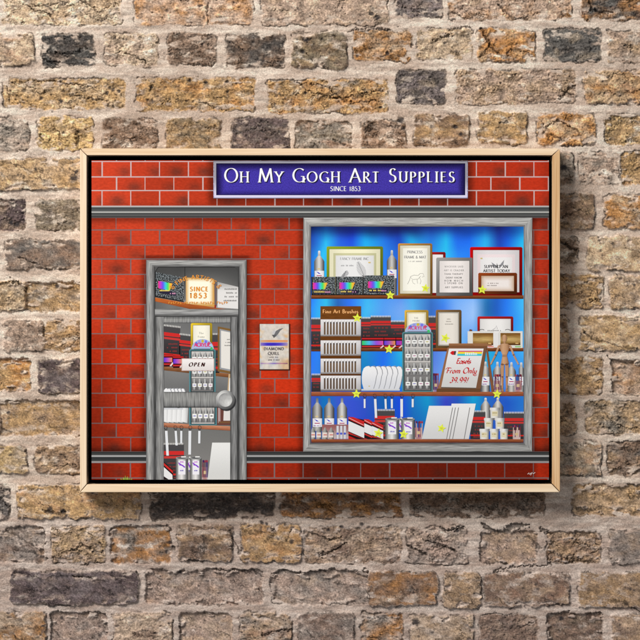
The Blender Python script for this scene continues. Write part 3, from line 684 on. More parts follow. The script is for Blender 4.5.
def tin(par, x0, x1, y0, y1, lv):
    it = Item('paint_tin', par, lv, 'metal paint tin with a purple swoosh label'); w = x1 - x0
    it.rect(x0, y0 + 1.5, x1, y1, hg(x0, x1, (80,80,80), (190,190,188), (232,230,228), (160,160,160), (58,58,58)), step=(1, 8))
    it.ell((x0 + x1) / 2, y0 + 1.8, w / 2, 1.5, (150,150,150)); it.ell((x0 + x1) / 2, y0 + 1.6, w / 2 - 1.2, .9, (90,90,92)); it.rect(x0 + w * .45, y0, x0 + w * .85, y0 + 1.3, (228,228,226))
    it.rect(x0 + w * .22, y0 + 4.3, x1 - w * .2, y1 - 5, (236,234,240))
    it.line([(x0 + w * .24, y0 + 6.8), (x0 + w * .4, y0 + 8.4), (x0 + w * .58, y0 + 9.4), (x0 + w * .76, y0 + 11.2)], 1.3, (128,60,206)); it.line([(x0 + w * .24, y0 + 6.2), (x0 + w * .36, y0 + 9.4)], .8, (150,70,190))
    scrib(it, x0 + w * .36, x0 + w * .64, y0 + 6.4, 1.4, (190,90,200), gap=0); scrib(it, x0 + w * .36, x0 + w * .68, y0 + 15, 1.4, (110,100,180), gap=0); it.build()
def hang(par, x, yt, ye, lv, w=1.5, lean=0):
    it = Item('hanging_brush', par, lv, 'white brush hanging on a wire hook')
    it.line(arc(x, yt, 1.7, 1.7, 200, 520, 12), .4, (66,60,60)); it.line([(x - 1.5, yt), (x + lean * .4, yt + 4)], .45, (60,56,58)); it.line([(x + 1.7, yt), (x + lean * .4, yt + 4)], .4, (90,86,86))
    it.poly([(x - w * .5 + lean * .4, yt + 3.4), (x + w * .5 + lean * .4, yt + 3.4), (x + w * .5 + lean, ye), (x - w * .45 + lean, ye)], (226,228,232)); it.build()
def pot(par, x0, x1, y0, y1, lv):
    it = Item('paint_pot', par, lv, 'small white paint pot'); w = x1 - x0
    it.poly([(x0 + .3, y0), (x1 - .3, y0), (x1 - .7, y1), (x0 + .7, y1)], hg(x0, x1, (196,196,194), (234,232,226), (214,212,206), (130,128,124)), step=1.5)
    it.rect(x0, y0 - .2, x1, y0 + 2.2, hg(x0, x1, (214,212,210), (236,236,234), (120,120,120))); it.rect(x0 + w * .22, y0 + 3.4, x1 - w * .22, y1 - 2, (222,212,178)); scrib(it, x0 + w * .25, x1 - w * .25, y0 + 5.6, 1.1, (150,132,80)); it.build()
def jar(par, x0, x1, y0, y1, lv, c=(176,120,120)):
    it = Item('brush_jar', par, lv, 'small jar holding brushes'); w = x1 - x0; r = random.Random(int(x0 * 7))
    it.rect(x0, y0 + (y1 - y0) * .35, x1, y1, hg(x0, x1, (176,166,168), c, c, (190,180,180)), step=2)
    for i in range(5):
        a = x0 + w * (i + .5) / 5; it.line([(a, y1 - 2), (a + r.uniform(-.8, .8), y0 + 1)], .8, r.choice([(130,50,60), (90,40,60), (200,170,160), (70,50,110)]))
        it.ell(a + r.uniform(-.8, .8), y0 + .8, .8, 1.3, r.choice([(110,40,50), (70,40,90), (160,60,70)]), n=8)
    it.rect(x0 + w * .3, y0 + (y1 - y0) * .55, x1 - w * .3, y0 + (y1 - y0) * .72, (206,180,140)); it.build()
def rack(par, x0, x1, y0, y1, lv, rows_, lab='teal rack of small paint bottles', rh=None):
    it = Item('bottle_display', par, lv, lab)
    it.poly([(x0 + 1, y0), (x1 - 1, y0), (x1, y0 + 1), (x1, y1), (x0, y1), (x0, y0 + 1)], (84,134,142)); it.rect(x0 + 1.3, y0 + 1.3, x1 - 1.3, y1 - 1, (46,62,66))
    it.rect(x0 + 2.4, y0 + 2.2, x1 - 2.4, y1 - 1.6, vg(y0, y1, (206,202,198), (160,158,156), (96,94,94)), step=4)
    w = (x1 - x0 - 5) / 4; h = (y1 - y0 - 4) / rows_
    for r in range(rows_):
        for c in range(4): mini(it, x0 + 2.6 + w * (c + .5), y0 + 2.6 + h * (r + 1) - 1.6, h * .82, w * .29)
        if r < rows_: it.rect(x0 + 2.4, y0 + 2.6 + h * (r + 1) - 1.3, x1 - 2.4, y0 + 2.6 + h * (r + 1) - .4, (212,208,204) if r < 2 else (120,118,118))
    it.build()
def archsign(par, cx, cy, rx, ry, lv):
    it = Item('arched_card', par, lv, 'arched multicoloured card above the bottle rack')
    P = [(172,186,214), (90,110,220), (150,150,225), (206,180,60), (120,120,230), (190,90,120), (160,205,230), (60,200,100)]
    it.ell(cx, cy, rx, ry, (168,182,220), 180, 360, 16)
    for i, (f, c) in enumerate(zip((.1, .25, .38, .5, .62, .74, .86, .96), P)):
        a = math.radians(180 + 180 * f); it.ell(cx + rx * .8 * math.cos(a), cy + ry * .8 * math.sin(a), rx * .12, ry * .16, c, n=8)
    text(it, 'ACRYLIC', cx, cy - ry * .28, ry * .34, (214,60,120), thick=.26, thin=.8, center=True, fit=rx * 1.5); it.rect(cx - rx * .8, cy - 1.0, cx + rx * .8, cy - .4, (110,122,140)); it.build()

# ------------------------------------------------------------------ the printed shop window
W = bpy.data.objects.new('printed_shop_window', None); S.collection.objects.link(W); W.parent = root; W['label'] = 'grey timber shop window full of art supplies on blue'
it = Item('blue_backdrop', W, 2, 'cyan and royal blue curtain behind the goods')
RX = [311, 318, 325, 338, 352, 366, 385, 400, 412, 430, 445, 457, 472, 486, 497, 506, 524]
RR = {
 226: [(14,24,70),(16,40,100),(20,60,130),(24,36,96),(22,32,110),(20,50,110),(24,30,90),(22,28,84),(22,34,100),(24,40,120),(30,60,150),(24,50,130),(22,60,150),(24,70,160),(22,26,90),(22,50,140),(28,110,190)],
 242: [(34,74,180),(38,120,220),(44,186,244),(40,96,224),(34,76,224),(34,170,240),(36,110,226),(32,70,190),(38,170,232),(40,120,226),(40,184,240),(36,110,240),(34,110,244),(44,176,240),(34,66,180),(32,96,226),(40,184,244)],
 275: [(28,80,220),(30,130,235),(36,170,240),(36,100,236),(34,90,240),(34,150,240),(40,110,240),(34,90,226),(40,150,240),(44,130,240),(50,180,246),(40,130,250),(30,110,250),(34,150,240),(30,80,200),(30,100,240),(44,190,246)],
 310: [(40,110,250),(44,150,240),(46,170,230),(36,80,170),(44,100,240),(60,170,240),(80,140,240),(110,150,240),(80,160,236),(50,90,190),(60,110,236),(120,160,246),(150,180,250),(30,90,170),(30,76,190),(36,106,240),(60,170,250)],
 350: [(36,100,240),(40,110,240),(36,100,220),(30,90,220),(30,100,210),(26,120,200),(30,90,236),(36,160,226),(50,170,230),(70,100,220),(90,130,230),(110,170,240),(80,130,230),(30,160,220),(36,140,220),(44,120,236),(60,160,246)],
 375: [(44,104,244),(40,110,230),(36,100,210),(30,100,210),(24,110,200),(20,110,190),(30,96,236),(30,140,220),(50,140,226),(96,110,220),(96,150,240),(90,160,240),(50,160,230),(30,160,224),(50,130,236),(90,130,236),(40,130,230)],
 400: [(70,90,190),(44,90,190),(20,118,190),(60,90,206),(56,84,210),(50,84,200),(20,100,176),(30,76,226),(30,116,196),(26,150,206),(60,70,196),(40,90,190),(24,160,216),(40,110,200),(44,96,200),(36,90,200),(40,120,210)],
 443: [(60,80,180),(60,100,200),(30,110,190),(60,80,200),(60,80,210),(40,70,200),(24,90,180),(26,70,200),(26,90,180),(26,100,190),(40,70,180),(40,80,180),(30,100,190),(40,90,190),(50,90,200),(60,110,210),(90,130,220)]}
RY = sorted(RR)
def blue(x, y):
    y = y + 4 * n2d(x, y, 22, 3)
    x = x + 3 * n2d(x, y, 26, 9)
    for a, b in zip(RY[:-1], RY[1:]):
        if y <= b or b == RY[-1]:
            t = max(0, min(1, (y - a) / (b - a)))
            ca = ramp(list(zip(RX, RR[a])), x); cb = ramp(list(zip(RX, RR[b])), x)
            c = mixc(ca, cb, t * t * (3 - 2 * t)); return mixc(c, (c[0] + 8, min(255, c[1] + 20), min(255, c[2] + 6)), sm(236, 256, y) * sm(400, 385, y))
it.rect(311, 226.4, 524, 443, blue, step=3); it.build()
# timber surround
it = Item('window_frame', W, 3, 'grey grained timber window surround')
a0, a1, b0, b1 = 303.4, 532.3, 217.6, 451.8; c0, c1, d0, d1 = 311.0, 523.6, 226.6, 442.8
it.poly([(a0, b0), (a1, b0), (c1, d0), (c0, d0)], lambda x, y: ramp([(b0, (176,176,174)), (b0 + 1.5, (168,168,166)), (b0 + 5, (182,182,178)), (d0 - 1, (130,130,130)), (d0, (92,92,96))], y), INK_H, step=(20, .9))
it.poly([(a0, b1), (a1, b1), (c1, d1), (c0, d1)], lambda x, y: ramp([(d1, (84,84,84)), (d1 + 1.6, (128,128,126)), (d1 + 3.5, (160,160,158)), (b1 - 1, (150,150,148)), (b1, (90,90,90))], y), INK_H, step=(20, .9))
it.poly([(a0, b0), (c0, d0), (c0, d1), (a0, b1)], lambda x, y: ramp([(a0, (128,128,128)), (a0 + 1.2, (172,172,170)), (a0 + 5, (164,164,162)), (c0 - 1, (122,122,122)), (c0, (80,80,84))], x), INK_V, step=(.9, 20))
it.poly([(a1, b0), (c1, d0), (c1, d1), (a1, b1)], lambda x, y: ramp([(c1, (96,98,104)), (c1 + 1.2, (146,146,146)), (c1 + 5, (168,168,166)), (a1 - 1.5, (172,172,170)), (a1, (112,112,112))], x), INK_V, step=(.9, 20))
it.build()
shelf(W, [(311.2, 523.4)], 295.2, 298.9, 3); shelf(W, [(311.2, 321), (360.5, 402.5), (432.5, 523.4)], 347.6, 351.4, 3)
shelf(W, [(311.2, 523.4)], 391.8, 396.0, 5, (168,98,66), (128,66,40)); shelf(W, [(311.2, 523.4)], 439.2, 442.6, 5, (164,92,58), (96,48,28))
# top shelf
bottle(W, 319.2, 250.7, 295, 10.2, 3, 'bottle at the left end of the top shelf', 270.8); bottle(W, 391.8, 250.2, 295, 10.0, 3, 'bottle left of the gold frame', 269.6, dark=.08)
f = frame_(W, 326.6, 246.4, 383.0, 295, (122,142,34), 2.4, [((244,240,206), 4.0), ((206,204,160), 2.2), ((232,230,222), .8), ((233,233,233), 0)], 4, 'green framed certificate')
text(f, 'FANCY FRAME INC', 340.2, 260.0, 2.6, (130,130,130), thick=.15, thin=.5, fit=28.5); scrib(f, 341, 353.5, 266.2, 1.5, (176,176,178))
def feather(it, x0, y0, x1, y1, wd, c, n=13):
    for i in range(n):
        t = i / (n - 1); x = x0 + (x1 - x0) * t; y = y0 + (y1 - y0) * t; w_ = wd * math.sin(math.pi * (.12 + .8 * t))
        it.line([(x - w_ * .8, y + w_ * .5), (x, y), (x + w_ * .9, y - w_ * .1)], .5, c)
    it.line([(x0, y0), (x1, y1)], .45, tuple(q * .8 for q in c))
feather(f, 358, 262, 364.5, 277, 4.6, (176,176,178)); feather(f, 346, 271, 343, 278, 4.2, (160,160,162), 8); f.rect(368.3, 261.9, 370.6, 263.1, (220,192,120)); f.build()
carton(W, 311.4, 276.8, 335.3, 295.2, 5, 312.8, 327.6, 282.7, 289.3); carton(W, 335.5, 276.6, 362.4, 295.2, 5, 339.4, 355.0, 282.5, 289.1); carton(W, 362.5, 275.4, 394.0, 295.2, 5, 368, 384, 281.4, 288.0)
frame_(W, 430, 252, 445.6, 295.4, (150,22,22), 2.2, [((236,232,232), 0)], 3, 'dark red frame mostly hidden by the grey one').build()
f = frame_(W, 398.0, 243.4, 432.2, 295.6, (176,126,54), 1.7, [((226,220,196), 2.8), ((250,248,236), 0)], 5, 'tall gold framed print of a horse')
text(f, 'PRINCESS', 407.2, 253.4, 2.8, (116,116,120), thick=.18, thin=.5, fit=15.5); text(f, 'FRAME & MAT', 404.2, 258.4, 2.6, (120,120,124), thick=.18, thin=.5, fit=22); scrib(f, 408.5, 422, 261.9, 1.2, (190,188,184))
for P in ([(407.5,284),(409.5,280),(410.5,276.5),(414,275),(418,275.5),(420,273.5),(423,273.4),(424,276.5),(421.8,277)],[(412,280),(413,283),(415,284)],[(419.5,277.5),(421,281),(420,284)],[(410.5,277),(412.5,279.5),(418,279),(420.5,276)],[(417,279.5),(417.5,283.5)]): f.line(P, .35, (178,176,170))
f.build()
f = frame_(W, 436.2, 257.6, 472.6, 295.8, (136,134,132), 2.9, [((240,233,230), 0)], 6, 'grey framed saying in small capitals')
for k, (t, x0, x1) in enumerate([('WHOEVER SAID', 444.6, 463.6), ('ART IS CRAZIER', 444, 464.2), ('THAN THERAPY', 444.2, 463.2), ('DIDNT KNOW', 445.8, 462), ('HOW MUCH', 444.4, 463.8), ('I SPEND ON', 444.6, 463), ('ART SUPPLIES', 445, 463.2)]):
    text(f, t, x0, [267.4, 271.2, 274.8, 278.4, 281.4, 283.9, 288.0][k], 1.7, (150,148,146), thick=.18, thin=.6, fit=x1 - x0)
f.build()
f = frame_(W, 470.0, 247.0, 522.4, 295.4, (172,8,10), 2.8, [((226,222,224), 4.2), ((240,224,226), 3.0), ((238,236,236), 0)], 4, 'large red framed notice')
f.poly([(491.2,262.2),(494.5,264.2),(496.6,268),(493.8,267)], (142,142,146)); f.poly([(504.2,259.8),(503.2,265),(498.8,268.5),(500.6,264)], (142,142,146)); f.line([(496.8,263.5),(497.6,269)], .6, (110,110,112))
text(f, 'SUPPORT AN', 484.2, 268.0, 3.0, (52,52,54), thick=.24, thin=.55, fit=24); text(f, 'ARTIST TODAY', 483.2, 272.2, 2.8, (52,52,54), thick=.24, thin=.55, fit=27); f.rect(480.4, 257.8, 482.4, 259.0, (204,184,110)); f.build()
f = frame_(W, 478.2, 272.8, 517.0, 294.2, (130,58,22), 2.7, [(lambda x, y: mixc((196,166,140), (238,230,226), sm(0, 5, min(x - 481, 514 - x, y - 275.5, 292 - y))), 0)], 6, 'small brown framed card')
scrib(f, 487, 498.5, 283.8, 1.1, (150,140,136)); scrib(f, 487, 498, 286.0, 1.1, (140,130,126)); f.build()
for (cx, cy, r, lv, ro) in ((425.4, 288.2, 4.6, 7, 8), (390.2, 295.2, 4.9, 7, 0), (482.2, 289.6, 4.9, 8, 6)): star(W, cx, cy, r, lv, ro)
# middle shelves
pad(W, 311.2, 318.6, 320.8, 349.6, 4, sk=0); pad(W, 311.4, 374.6, 320.6, 391.6, 4)
it = Item('brush_rack', W, 6, 'brown rack of fine art brushes in four rows')
it.rect(320.4, 306.2, 361.0, 391.0, lambda x, y: mixc((112,66,26), (86,48,18), sm(306, 391, y)), INK_SHELF, step=6)
text(it, 'Fine Art Brushes', 322.8, 313.2, 3.7, (230,170,110), thick=.24, thin=.7, fit=36)
for (y0, y1) in ((319.4, 336.2), (340.4, 355.6), (358.6, 373.8), (375.6, 390.6)):
    it.rect(320.6, y0, 360.8, y1, lambda x, y: mixc((224,222,224), (178,176,178), sm(y0, y1, y) * .7 + .3 * sm(355, 361, x)), step=3)
    it.rect(320.6, y1 - 1.4, 360.8, y1, (146,142,142))
    for k in range(11):
        x = 323.9 + 3.06 * k; it.rect(x, y0 + 1.8, x + 1.6, y1 - 1.6, hg(x, x + 1.6, (96,84,76), (150,140,130), (60,48,42)), step=2, bump=False)
    it.k += 1
    for k in range(11): x = 323.9 + 3.06 * k; it.rect(x + .2, y0 + 4.4, x + 1.5, y1 - 1.8, (104,78,52) if y0 < 374 else (88,68,52), bump=False)
    it.k += 1
    for k in range(11): x = 323.9 + 3.06 * k; it.rect(x + .1, y0 + .9, x + 1.3, y0 + 2.6, (240,238,236), bump=False)
    it.k += 1
it.build()
pad(W, 361.2, 318.0, 371.2, 338.0, 4); pad(W, 390.6, 321.4, 405.0, 338.0, 4); pad(W, 370.6, 316.6, 390.8, 338.0, 5)
for (x0, x1, cols) in ((361.4, 384.0, [(60,200,90), (70,190,230), (150,80,220), (230,80,150)]), (383.6, 396.0, [(90,60,220), (170,90,180), (236,150,60)]), (395.6, 402.6, [(110,60,210), (200,60,160)])):
    it = Item('pencil_set', W, 6, 'red and black pencil box with a rainbow strip'); it.rect(x0, 337.2, x1, 348, (58,22,26)); it.rect(x0 + .5, 338, x1 - .4, 339.4, (198,40,42)); it.rect(x0 + .6, 340.8, x1 - .8, 345.0, hg(x0, x1, *cols), step=1.5)
    it.rect(x0 + .4, 345.8, x1 - .4, 347.2, (190,50,50)); it.poly([(x1 - 4.2, 348.2), (x1 - .8, 344.8), (x1, 346.2), (x1 - 2.8, 348.4)], (226,196,196)); it.build()
pad(W, 427.5, 316.8, 436.6, 348.0, 4)
f = frame_(W, 404.6, 310.0, 428.4, 334, (196,158,60), 1.9, [((232,220,180), 1.5), ((248,244,228), 0)], 5, 'gold framed card behind the bottle rack')
text(f, 'THE', 414.0, 318.9, 1.7, (150,146,136), thick=.2, thin=.6, fit=4.6); text(f, 'FRAME', 412.6, 321.6, 1.5, (150,146,136), thick=.2, thin=.6, fit=7.4); f.build()
archsign(W, 418, 332.2, 13.2, 9.6, 7); rack(W, 402.2, 432.8, 332.0, 391.8, 7, 4)
f = frame_(W, 435.8, 309.8, 461.4, 348, (122,92,54), 1.9, [((176,170,160), 1.2), ((232,226,216), 0)], 5, 'brown framed card with a yellow star')
for k, (y, a, b) in enumerate(((319.6, 446, 450.6), (322, 446, 451), (324.6, 444, 453.6))): scrib(f, a, b, y, 1.1, (160,154,146))
f.build(); star(W, 445.2, 338.0, 5.0, 7, 20)
plates(W, 361.8, 400.8, 366.0, 389.0, 5, 6)
# right end of the middle shelves
f = frame_(W, 477.4, 316.4, 513.2, 336, (166,26,24), 2.1, [((230,226,226), 1.2), ((238,236,234), 0)], 4, 'red framed paper behind the wooden boxes')
f.line([(492.5, 329.8), (495, 328.4), (496.4, 325.6), (497.4, 329.4)], .4, (150,150,150)); scrib(f, 487.5, 503.5, 331.2, 1.3, (160,158,156)); f.line(arc(481.8, 330.6, 2.6, 1.2, 180, 340, 6), .6, (70,66,64)); f.line(arc(507.6, 330.6, 2.6, 1.2, 200, 360, 6), .6, (70,66,64)); f.build()
it = Item('easel_mast', W, 4, 'dark mast of the table easel'); it.poly([(469.6, 329.2), (472.2, 329.8), (470.4, 343.6), (467.2, 343.6)], (92,52,34)); it.line([(471, 330), (468.8, 342)], .6, (150,96,66)); it.line([(471.6,332),(472.6,342.5)], .8, (110,66,44)); it.build()
for (x0, x1) in ((467.6, 493.6), (498.8, 522.6)):
    it = Item('wooden_paint_box', W, 5, 'open wooden box lined with grained wood'); it.rect(x0, 331.2, x1, 348, (222,220,214)); it.rect(x1 if x0 < 480 else x0 - .1, 332.2, x1 + 5.0 if x0 < 480 else x0, 347.6, (228,226,224))
    a = 472.8 if x0 < 480 else 500.4; b = 493.2 if x0 < 480 else 520.4
    it.rect(a, 333.0, b, 345.0, lambda x, y, a=a, b=b: mixc((120,80,34), (202,172,110), math.exp(-((y - 339.4) / 3.4) ** 2) * (1 - .5 * abs(x - (a + b) / 2) / (b - a))), INK_SHELF, step=(4, 1)); it.rect(a, 343.4, b, 345.2, (92,58,26))
    it.rect(b - 5, 342.8, b - 2, 343.8, (226,190,120)); it.rect(b - 5.4, 345.9, b + .4, 347.4, (226,150,140) if x0 < 480 else (150,200,130)); it.build()
for k, (cx, wd, yt) in enumerate(((485.4, 8.6, 361.6), (497.4, 9.0, 361.8), (511.4, 8.8, 362.2), (521.2, 4.8, 362.4))): bottle(W, cx, yt, 391.8, wd, 5, 'bottle standing behind the wooden figure' if k == 2 else None, 376.8, dark=.04)
jar(W, 493.8, 500.6, 374.6, 391.8, 7); jar(W, 514.2, 521.6, 374.6, 391.8, 7); jar(W, 432.8, 438.6, 373.6, 391.8, 4, (140,120,160))
it = Item('wooden_figure', W, 8, 'jointed wooden artist figure with arms held out'); tan = lambda x0, x1: hg(x0, x1, (146,106,78), (206,164,128), (188,144,108), (132,92,66))
it.ell(504.4, 338.2, 2.7, 3.6, tan(501.6, 507.2), n=12, step=1.5); it.rect(503.4, 341.4, 505.4, 344, (176,134,102))
it.poly([(499.2, 345.6), (501.4, 343.6), (507.6, 343.6), (509.8, 345.6), (508.4, 351), (506.8, 355), (502.4, 355), (500.8, 351)], tan(499, 510), step=1.5)
it.poly([(502.4, 354.6), (506.8, 354.6), (507.2, 357.4), (502.0, 357.4)], (166,124,92)); it.poly([(502.2, 357), (507.2, 357), (508.8, 363.6), (505.2, 364.6), (500.8, 363.8)], tan(500, 509), step=1.5)
for sgn in (-1, 1):
    q = lambda dx: 504.5 + sgn * dx
    it.poly([(q(4.4), 344.8), (q(6.6), 345.6), (q(9.9), 354.4), (q(8.0), 355.0)], (194,150,116)); it.poly([(q(8.2), 355.2), (q(10.0), 354.8), (q(13.2), 361.4), (q(11.8), 362)], (184,140,106)); it.poly([(q(11.8), 361.6), (q(13.2), 361.2), (q(14.6), 364.6), (q(13.0), 364.4)], (196,154,120))
    it.poly([(q(.5), 365), (q(4.1), 364.6), (q(3.6), 376.6), (q(1.0), 376.6)], (186,142,106)); it.poly([(q(1.0), 377.2), (q(3.6), 377.2), (q(3.0), 388.6), (q(1.4), 388.6)], (178,134,100)); it.poly([(q(1.2), 388.8), (q(3.0), 388.8), (q(3.6), 391.6), (q(.8), 391.6)], (166,122,90))
    it.ell(q(2.3), 376.9, 1.1, .8, (126,84,58), n=8); it.ell(q(2.2), 364.4, 1.6, 1.0, (130,88,62), n=8); it.ell(q(9.0), 354.9, 1.0, 1.0, (140,98,70), n=8)
it.build()
it = Item('table_easel', W, 7, 'wooden table easel holding a price card')
it.poly([(486.0, 350), (487.8, 349.6), (494.4, 391.6), (491.4, 391.6)], (130,86,58)); it.rect(448.8, 343.4, 487.4, 347.8, vg(343.4, 347.8, (164,116,78), (110,70,44))); it.rect(474, 343.8, 491.6, 345.8, (150,104,70))
it.poly([(447.4, 347.6), (486.4, 347.6), (480.4, 391.2), (437.4, 391.2)], lambda x, y: mixc((150,104,74), (120,84,60), sm(440, 486, x)), step=4); it.poly([(436.6, 388.6), (480.8, 388.6), (480.6, 391.8), (436.4, 391.8)], (104,72,48))
it.poly([(449.0, 348.6), (483.6, 348.6), (476.0, 387.8), (441.2, 387.0)], lambda x, y: mixc((232,230,230), (206,206,204), sm(348, 388, y)), step=5); it.poly([(441.2, 387.0), (476, 387.8), (476, 388.8), (441, 388.4)], (96,80,66))
it.poly([(449.9, 353.0), (452, 351.0), (454.6, 351.0), (454.2, 354.9), (452.2, 354.9)], (206,34,38)); it.poly([(454.2, 351.0), (456.2, 351.0), (455.4, 354.9), (453.8, 354.9)], (70,64,66))
for k, c in enumerate([(206,40,120), (244,214,60), (244,214,60), (60,200,210), (60,190,214)]): it.rect(458.2 - k * .25, 350.8 + k, 482.4 - k * .2, 351.8 + k, c)
scrib(it, 465, 477, 355.0, 2.6, (220,240,240), gap=.05)
red = (196,36,40)
text(it, 'Easels', 456.0, 363.6, 5.4, red, thick=.27, thin=.3, slant=.34, fit=14.6, nib=35); text(it, 'From Only', 446.2, 373.2, 5.4, red, thick=.27, thin=.3, slant=.34, fit=30.5, nib=35); text(it, '39.99!', 449.6, 382.6, 5.2, red, thick=.27, thin=.3, slant=.34, fit=18.6, nib=35)
for P in ([(445.4, 369.4), (447.6, 367.6), (451.6, 368.2)], [(476.8, 374.6), (474.6, 376), (473.6, 374.6)]): it.line(P, .5, red)
it.build()
for (cx, cy, r, lv, ro) in ((357.2, 318.0, 5.0, 8, 4), (356.4, 393.8, 4.9, 8, 0), (389.0, 349.2, 5.0, 8, 4), (497.0, 394.0, 5.0, 9, 4)): star(W, cx, cy, r, lv, ro)
# bottom shelf
for cx in (317.2, 329.2, 342.0): bottle(W, cx, 398.0, 431, 10.2, 3, None, 418.4, capc=(120,120,118), dark=.12 if cx < 340 else .0)
it = Item('jar_group', W, 4, 'reddish brush jars behind the small bottles'); it.rect(322, 424.5, 349, 438.8, lambda x, y: mixc((150,96,96), (190,176,178), sm(426, 438, y)), step=2.5); it.build()
for cx in (312.9, 318.8, 325.0, 331.2): 
    it = Item('ink_bottle', W, 5, 'small ink bottle with a pink label'); w = 2.5
    it.poly([(cx - .5, 427.4), (cx + .5, 427.4), (cx + 1.4, 429.6), (cx + w, 431.2), (cx + w, 439.2), (cx - (1.7 if cx < 313 else w), 439.2), (cx - (1.7 if cx < 313 else w), 431.2), (cx - 1.4, 429.6)], hg(cx - w, cx + w, (150,148,146), (170,168,164), (60,60,60)), step=1.2)
    it.rect(cx - (1.6 if cx < 313 else w), 432.4, cx + w - .4, 437.4, (226,214,206)); it.rect(cx - 1.5, 434.2, cx + w - .6, 435.4, (206,130,120)); it.build()
it = Item('paint_tubes', W, 5, 'three pale paint tubes')
for cx in (337.6, 341.2, 344.8): it.rect(cx - 1.4, 425.8, cx + 1.4, 438.9, hg(cx - 1.4, cx + 1.4, (150,150,156), (226,226,232), (170,166,172))); it.ell(cx, 433.6, 1.3, 1.2, (80,90,200), n=8)
it.build()
for i, (x0, x1, y0) in enumerate(((371.6, 383.2, 421.6), (363.8, 372.0, 418.8), (348.4, 364.2, 416.6))):
    it = Item('canvas_pack', W, 4 + i, 'red and black striped pack with a white front'); s_ = .44; w_ = x1 - x0; yb = 439.0
    L = lambda a, b: [(x0, min(yb, y0 + a)), (x1, min(yb, y0 + a + w_ * s_)), (x1, min(yb, y0 + b + w_ * s_)), (x0, min(yb, y0 + b))]
    it.poly([(x0, y0), (x1, y0 + 2.2 + i * .5), (x1, yb), (x0, yb)], (30,22,24)); it.poly([(x0, y0 + .3), (x0 + 5, y0 + .5), (x1, y0 + w_ * .3), (x1, y0 + 2.8 + w_ * s_), (x0, y0 + 2.6)], (196,40,40))
    it.poly(L(4.2, 14.6 if i == 2 else 13), (226,226,228)); it.poly(L(15.4 if i == 2 else 14, 17.2 if i == 2 else 15.6), (192,50,46)); it.poly([(x0, min(yb, y0 + 19)), (x0 + w_ * .5, yb), (x0, yb)], (186,40,36)); it.line([(x0 + .6, y0 + 1.3), (x1 - .6, y0 + 1.6 + w_ * s_)], .5, (236,190,190)); it.build()
pad(W, 374.6, 410.2, 394.8, 439.0, 3, 'black and red pad behind the tins')
tin(W, 398.6, 402.6, 417.4, 430, 4); tin(W, 385.2, 398.8, 417.2, 439.2, 5); tin(W, 401.2, 414.8, 417.4, 439.2, 5)
jar(W, 414.8, 422.4, 421.4, 439.2, 4, (170,120,126))
pad(W, 470.4, 411.4, 485.4, 439.0, 4); pad(W, 503.8, 412.8, 523.5, 439.2, 4); bottle(W, 485.6, 397.8, 420, 10.0, 3, None); bottle(W, 497.8, 397.6, 420, 11.0, 4, None)
it = Item('blank_canvas', W, 5, 'blank white canvas leaning at the back'); it.poly([(429.0, 405.8), (452.4, 405.8), (448.6, 439), (421.8, 439)], lambda x, y: mixc((230,230,230), (208,208,208), sm(406, 439, y)), step=6); it.build()
it = Item('blank_canvas', W, 6, 'stack of three blank canvases leaning in front')
it.poly([(451.6, 403.6), (475.8, 403.6), (468.8, 439.0), (446.0, 439.0)], lambda x, y: mixc((234,234,234), (212,210,210), sm(403, 439, y)), step=6)
for (a, b) in ((452.6, 446.6), (455.4, 449.4), (458.6, 452.6), (469.8, 464.2)): it.line([(a, 407.5), (b, 438.9)], .75, (126,124,124))
it.build()
for p in ((479.4, 489.2, 429.0, 439.2), (489.6, 498.8, 429.0, 439.2), (499.6, 508.2, 429.0, 439.2), (484.0, 493.2, 418.2, 428.8), (495.0, 504.6, 418.2, 428.8), (489.8, 499.8, 407.8, 418.0)): pot(W, *p, 7)
jar(W, 512.8, 520.4, 425.4, 439.2, 6, (206,180,176))
for (x, ye, w_, ln) in ((364.6, 408, 1.8, 0), (374.6, 417.8, 2.4, 1.4), (385.2, 409, 2, .6), (391.8, 408.2, 2, 0), (401.6, 416.8, 2.6, 0), (412.8, 407.2, 2, -.2)): hang(W, x, 395.6, ye, 7, w_, ln)
for (cx, cy, r, lv, ro) in ((378.2, 433.2, 5.0, 8, 10), (403.6, 434.2, 5.0, 8, 6), (441.4, 428.2, 4.6, 8, 14)): star(W, cx, cy, r, lv, ro)

# ------------------------------------------------------------------ the printed plaque
it = Item('printed_plaque', root, 4, 'stained parchment plaque with a grey quill')
it.rect(259.2, 323.8, 290.2, 370.4, (70,36,28))
def parch(x, y):
    n = n2d(x, y, 7, 2); m_ = n2d(x, y, 5, 6); c = (214,206,196)
    c = mixc(c, (196,196,198), sm(.1, .6, n)); c = mixc(c, (222,176,120), sm(0, .5, m_) * sm(8, 0, min(x - 259, abs(x - 286) + 2))); c = mixc(c, (206,160,110), .6 * sm(356, 362, y) * sm(276, 284, x))
    return c
it.rect(259.8, 324.0, 288.8, 369.2, parch, INK_STONE, step=1.5)
it.rect(260.4, 340.0, 287.8, 342.2, hg(260, 288, (206,170,140), (214,140,90), (222,150,96), (214,150,110))); it.rect(260.4, 342.6, 287.8, 345.8, hg(260, 288, (150,130,190), (66,52,190), (60,46,186), (90,76,190), (170,150,180)))
it.poly([(283.6,328.0),(279.6,328.8),(275.8,331.0),(274.2,334.6),(272.4,335.4),(274.0,337.8),(276.0,336.4),(278.4,333.6),(280.4,330.6)], (112,112,114)); it.poly([(271.8,334.8),(276.4,334.6),(274.0,338.2)], (92,92,94))
text(it, 'DIAMOND', 264.0, 350.2, 2.9, (66,62,66), thick=.26, thin=.5, fit=20.4); text(it, 'QUILL', 268.0, 354.8, 2.9, (66,62,66), thick=.26, thin=.5, fit=11.8); scrib(it, 269.4, 278, 357.8, 1.3, (140,132,130)); scrib(it, 268, 279.4, 360.6, 1.5, (120,114,112))
